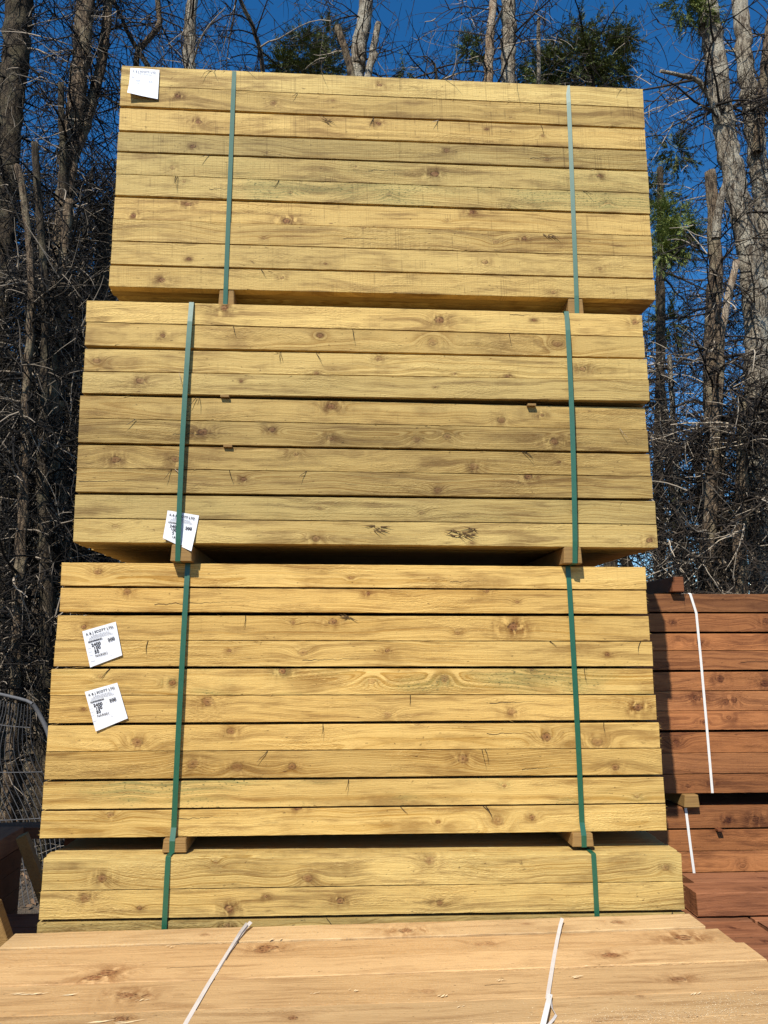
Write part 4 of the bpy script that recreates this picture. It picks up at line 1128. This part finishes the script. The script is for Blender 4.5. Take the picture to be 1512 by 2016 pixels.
tree('grey trunk with a peeled pale limb beside it, behind the top pack', [(1000, -10, 31), (1002, 80, 32), (1001, 200, 34), (1000, 500, 38)], 113, 'bark_light', 8.9,
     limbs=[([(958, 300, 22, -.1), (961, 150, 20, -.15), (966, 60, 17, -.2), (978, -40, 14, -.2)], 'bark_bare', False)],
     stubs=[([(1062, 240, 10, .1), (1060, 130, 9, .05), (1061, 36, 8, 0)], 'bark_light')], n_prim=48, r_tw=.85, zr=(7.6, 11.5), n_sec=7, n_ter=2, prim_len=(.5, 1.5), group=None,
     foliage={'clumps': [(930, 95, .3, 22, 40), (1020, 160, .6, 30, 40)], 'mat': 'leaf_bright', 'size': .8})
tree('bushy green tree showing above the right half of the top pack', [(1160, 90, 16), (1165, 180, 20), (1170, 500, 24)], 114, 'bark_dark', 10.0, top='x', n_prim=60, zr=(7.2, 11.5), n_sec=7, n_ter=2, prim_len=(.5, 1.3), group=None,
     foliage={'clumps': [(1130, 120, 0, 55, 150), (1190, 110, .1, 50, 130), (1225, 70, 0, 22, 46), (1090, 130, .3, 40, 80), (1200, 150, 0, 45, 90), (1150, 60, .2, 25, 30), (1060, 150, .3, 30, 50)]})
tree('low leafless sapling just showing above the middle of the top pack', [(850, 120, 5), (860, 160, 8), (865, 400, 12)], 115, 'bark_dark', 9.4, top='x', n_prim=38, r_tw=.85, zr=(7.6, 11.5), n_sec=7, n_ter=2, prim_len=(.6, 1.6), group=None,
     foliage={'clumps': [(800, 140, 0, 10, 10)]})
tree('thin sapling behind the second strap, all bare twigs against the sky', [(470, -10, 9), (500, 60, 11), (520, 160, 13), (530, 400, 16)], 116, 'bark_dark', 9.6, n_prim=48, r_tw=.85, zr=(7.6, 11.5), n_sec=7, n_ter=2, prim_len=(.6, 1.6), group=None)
# right of the stack
tree('tall pale trunk leaning left above the right stack, largest on the right', [(1392, -10, 40), (1405, 90, 44), (1422, 220, 46), (1440, 330, 48), (1470, 480, 50), (1490, 700, 52), (1498, 1000, 56)], 120, 'bark_light', 8.0,
     limbs=[([(1418, 240, 14, -.1), (1380, 165, 12, -.2), (1345, 150, 9, -.25), (1300, 140, 7, -.3)], 'bark_light', True)], n_prim=70, n_sec=6, n_ter=2, prim_len=(.4, 1.2),
     foliage={'clumps': [(1345, 5, -.1, 34, 60), (1320, 470, .2, 26, 44), (1350, 490, .1, 26, 44), (1300, 430, .4, 26, 40), (1320, 420, .3, 22, 40), (1345, 450, .0, 24, 40), (1300, 500, .1, 22, 40), (1385, 20, -.1, 26, 40)], 'mat': 'leaf_bright', 'size': .75}, group=None)
tree('second tall trunk at the right edge, dividing in two above', [(1458, -10, 32), (1466, 120, 36), (1484, 260, 40), (1505, 450, 44), (1512, 800, 48)], 121, 'bark_light', 8.4,
     limbs=[([(1490, 300, 22, -.1), (1500, 200, 20, -.1), (1512, 80, 18, -.1), (1530, -40, 16, 0)], 'bark_brown', False)], n_prim=64, n_sec=6, n_ter=2, group=None)
tree('sawn off trunk on the right with a pale cut top among the twigs', [(1398, 338, 22), (1406, 420, 28), (1408, 560, 30), (1400, 700, 30), (1408, 900, 34), (1415, 1150, 38)], 122, 'bark_brown', 7.7, top='cut',
     stubs=[([(1410, 470, 20, -.05), (1418, 400, 18, -.1), (1432, 350, 15, -.15)], 'bark_light')], n_prim=52, n_sec=6, n_ter=2, zr=(1.2, 6.4), group=None)
tree('slim stem on the right ending in an orange brown sawn stub', [(1420, 640, 18), (1412, 800, 24), (1398, 1000, 30), (1392, 1200, 34)], 123, 'bark_brown', 7.5, top='x',
     stubs=[([(1420, 660, 15, 0), (1432, 590, 15, -.05), (1450, 514, 14, -.1)], 'bark_bare')], n_prim=70, n_sec=9, n_ter=2, zr=(1.2, 5.6), group=None)
tree('fluted trunk at right edge below the tall trunks, with a split sawn top', [(1466, 782, 18), (1462, 860, 26), (1460, 1000, 34), (1458, 1180, 38)], 124, 'bark_brown', 7.4, top='cut',
     limbs=[([(1464, 900, 12, -.05), (1480, 840, 11, -.1), (1492, 800, 9, -.15)], 'bark_brown', True)], n_prim=70, n_sec=9, n_ter=2, zr=(1.2, 5), group=None)
tree('thin leaning trunk between the yellow and brown stacks', [(1318, 700, 10), (1330, 900, 13), (1342, 1060, 15), (1352, 1180, 17)], 125, 'bark_light', 8.6, top='x', n_prim=66, n_sec=9, n_ter=2, zr=(1.2, 5.5), group=None)
tree('narrow trunk behind the white strap of the brown stack', [(1372, 840, 12), (1380, 1000, 15), (1386, 1180, 18)], 126, 'bark_brown', 8.9, top='x', n_prim=66, n_sec=9, n_ter=2, zr=(1.2, 5), group=None)
tree('trunk close beside the right end of the top pack, hung with dead branches', [(1300, 330, 12), (1302, 600, 16), (1296, 900, 20), (1300, 1150, 24)], 127, 'bark_dark', 9.3, top='x', n_prim=52, n_sec=6, n_ter=2, zr=(1.2, 6.8),
     foliage={'clumps': [(1330, 300, .2, 30, 40), (1290, 380, .2, 26, 40), (1320, 640, .4, 36, 50), (1400, 1000, .6, 40, 40), (1310, 1000, .4, 40, 50)], 'mat': 'leaf'}, group=None)
# denser trees farther back
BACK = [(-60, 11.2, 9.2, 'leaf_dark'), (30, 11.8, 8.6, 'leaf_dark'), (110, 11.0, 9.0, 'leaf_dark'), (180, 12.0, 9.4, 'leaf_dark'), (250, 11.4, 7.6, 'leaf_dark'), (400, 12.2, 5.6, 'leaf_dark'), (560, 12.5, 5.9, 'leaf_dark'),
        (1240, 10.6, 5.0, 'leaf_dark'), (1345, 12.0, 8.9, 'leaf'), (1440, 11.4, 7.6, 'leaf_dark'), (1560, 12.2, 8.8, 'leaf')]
names = ['dense dark conifer beyond the left edge, hidden among the trunks', 'dense dark conifer filling the gaps behind the leaning left trunk', 'dense dark conifer filling the gaps behind the forked trunk', 'dark conifer close to the left ends of the packs',
         'dark conifer behind the left ends of the stack', 'dark conifer wholly behind the stack, left of its middle', 'dark conifer wholly behind the middle of the stack',
         'low dark conifer just behind the right end of the third pack', 'sparse dark conifer behind the right ends of the packs', 'sparse dark conifer behind the sawn off trunk on the right', 'sparse dark conifer at the far right edge']
for i, ((px, Y, h, mt), lab) in enumerate(zip(BACK, names)):
    r = np.random.default_rng(300+i)
    b = at(px, 1270, Y=Y); gz = float(ground_z(np.array(b.x), np.array(Y)))
    foot = Vector((b.x, Y, gz)); t = empty('conifer_tree', foot); tag(t, lab, 'tree', 'conifers standing farther back')
    left = px < 700
    ptsx = [Vector((b.x, Y, gz-.05)), Vector((b.x+.1, Y, 2.5)), Vector((b.x-.05, Y+.1, h*.7)), Vector((b.x+.05, Y, h))]
    _, P = stem('trunk', M['bark_dark'], t, ptsx, [.13, .11, .07, .02], 300+i, sides=9, n=30, origin=foot)
    n = 300 if left else 78
    bb = interp(P, r.uniform(.06, .98, n)); m = len(bb)
    fr = np.clip((bb[:, 2]-gz)/h, 0, 1)
    P1 = grow(bb, rand_dir(r, m, -.25, .45), (1.15-fr*.6)*r.uniform(.6, 1.2, m), 7, r, -.05, .12, None)
    P2 = shoots(P1, 9, .2, .6, 5, r, -.04, .2); P3 = shoots(P2, 2, .08, .3, 4, r, -.03, .2)
    VF = [tubes(P1, taper(P1, .013, .004, r), 4), tubes(P2, taper(P2, .006, .0025, r), 3), tubes(P3, taper(P3, .004, .002, r), 3)]
    off = 0; VV = []; FF = []
    for v, f in VF: VV.append(v); FF.append(f+off); off += len(v)
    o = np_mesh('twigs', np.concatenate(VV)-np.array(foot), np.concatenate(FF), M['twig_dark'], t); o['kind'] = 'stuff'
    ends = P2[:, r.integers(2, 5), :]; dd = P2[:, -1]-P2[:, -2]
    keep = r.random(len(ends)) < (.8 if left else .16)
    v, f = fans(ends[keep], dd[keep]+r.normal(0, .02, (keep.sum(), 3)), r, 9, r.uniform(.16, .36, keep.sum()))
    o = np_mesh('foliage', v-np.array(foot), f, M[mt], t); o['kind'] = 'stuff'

    if i in (1, 8): BACK_SRC = globals().get('BACK_SRC', []) + [t]
# the wood runs on to both sides of the picture
def copy_tree(o, loc, rz):
    c = o.copy(); col.objects.link(c); c.location = loc; c.rotation_euler = (0, 0, rz)
    for ch in o.children:
        d = ch.copy(); col.objects.link(d); d.parent = c
    return c
for k, (x, y) in enumerate(((-5.2, 10.2), (-6.6, 11.4), (-8.0, 10.4), (-9.6, 11.5), (-11.5, 10.8), (6.6, 11.2), (8.2, 10.6), (9.9, 11.6), (11.8, 11.0))):
    c = copy_tree(BACK_SRC[0 if x < 0 else 1], (x, y, float(ground_z(np.array(x), np.array(y)))), 1.3*k)
    c['label'] = 'dark conifer in the row that runs on beyond the sides of the picture'; c['group'] = 'conifers beyond the sides of the picture'

# ---------------------------------------------------------------- leaf litter and brushwood under the trees
r = np.random.default_rng(9)
n = 9000
x = r.uniform(-9, 8, n); y = r.uniform(6.2, 13, n); z = ground_z(x, y)+.012+r.random(n)*.03
a = r.uniform(0, 6.28, n); L = r.uniform(.015, .05, n)
d = np.stack([np.cos(a), np.sin(a), r.normal(0, .35, n)], 1); w = np.stack([-np.sin(a), np.cos(a), r.normal(0, .35, n)], 1)
c = np.stack([x, y, z], 1)
V = np.stack([c-d*L[:, None], c+w*(L*.35)[:, None], c+d*L[:, None], c-w*(L*.35)[:, None]], 1).reshape(-1, 3)
M['litter'] = leaf_mat('dry_leaves', rgb(.09, .05, .028), rgb(.30, .19, .11))
o = np_mesh('leaf_litter', V, np.arange(len(V)).reshape(-1, 4), M['litter']); o['kind'] = 'stuff'
m = 900
base = np.stack([r.uniform(-6, -1.2, m), r.uniform(7.0, 11, m), np.zeros(m)], 1); base[:, 2] = ground_z(base[:, 0], base[:, 1])
P1 = grow(base, rand_dir(r, m, .1, .95), r.uniform(.4, 1.3, m), 7, r, -.13, .18, None); P2 = shoots(P1, 3, .1, .4, 4, r, -.05, .2)
v1, f1 = tubes(P1, taper(P1, .006, .002, r)); v2, f2 = tubes(P2, taper(P2, .003, .0015, r))
o = np_mesh('undergrowth', np.concatenate([v1, v2]), np.concatenate([f1, f2+len(v1)]), M['twig_dark']); o['kind'] = 'stuff'

# ---------------------------------------------------------------- bent wire mesh fence panel at the left
FY = 6.3
tl = at(-170, 1338, Y=FY); tr = at(66, 1386, Y=FY); dr_ = at(128, 1560, Y=FY)
fp = empty('fence_panel', (tr.x, FY, 0))
tag(fp, 'bent grey wire mesh fence panel leaning behind the left end of the stack', 'fence panel')
def pipe(name, pts, rad, mat, n=24, sides=8):
    P = np.array([tuple(p) for p in smooth_path(pts, n)])[None]
    v, f = tubes(P, np.full((1, n), rad), sides)
    return np_mesh(name, v-np.array(fp.location), f, mat, fp, smooth=True)
c0 = at(40, 1376, Y=FY); c1 = at(64, 1386, Y=FY-.02); c2 = at(76, 1404, Y=FY)
c3 = at(100, 1462, Y=FY)
foot_ = Vector((c3.x+.30, FY+.05, .0))
pipe('top_rail', [tl, (tl+c0)/2+Vector((0, 0, .012)), c0, c1], .0125, M['steel'])
pipe('side_post', [c1, c2, c3, (c3+foot_)/2, foot_], .017, M['steel'])
foot2 = Vector((tl.x+.1, FY, 0))
pipe('side_post', [tl, (tl+foot2)/2, foot2], .017, M['steel'])
nw = 34; K = 18
Vp = []; 
for i in range(nw):
    s = i/(nw-1)
    a = tl.lerp(c1, s)
    b = foot2.lerp(foot_, s)
    row = []
    for k in range(K):
        t = k/(K-1); p = a.lerp(b, t)
        bulge = math.sin(math.pi*t)*(.10+.10*s)
        p = p + Vector((-.28*math.sin(math.pi*t)**1.5*(1-.55*s)+.05*math.sin(9*t+s*3), bulge*.8+.05*math.sin(5*s+4*t), -.03*math.sin(3*s)))
        row.append(tuple(p))
    Vp.append(row)
Vp = np.array(Vp)
v1, f1 = tubes(Vp, np.full((nw, K), .0030), 4)
hz = np.stack([Vp[:, k, :] for k in (2, 6, 10, 14)], 0)
v2, f2 = tubes(hz, np.full(hz.shape[:2], .0034), 4)
np_mesh('wire_mesh', np.concatenate([v1, v2])-np.array(fp.location), np.concatenate([f1, f2+len(v1)]), M['steel'], fp, smooth=True)
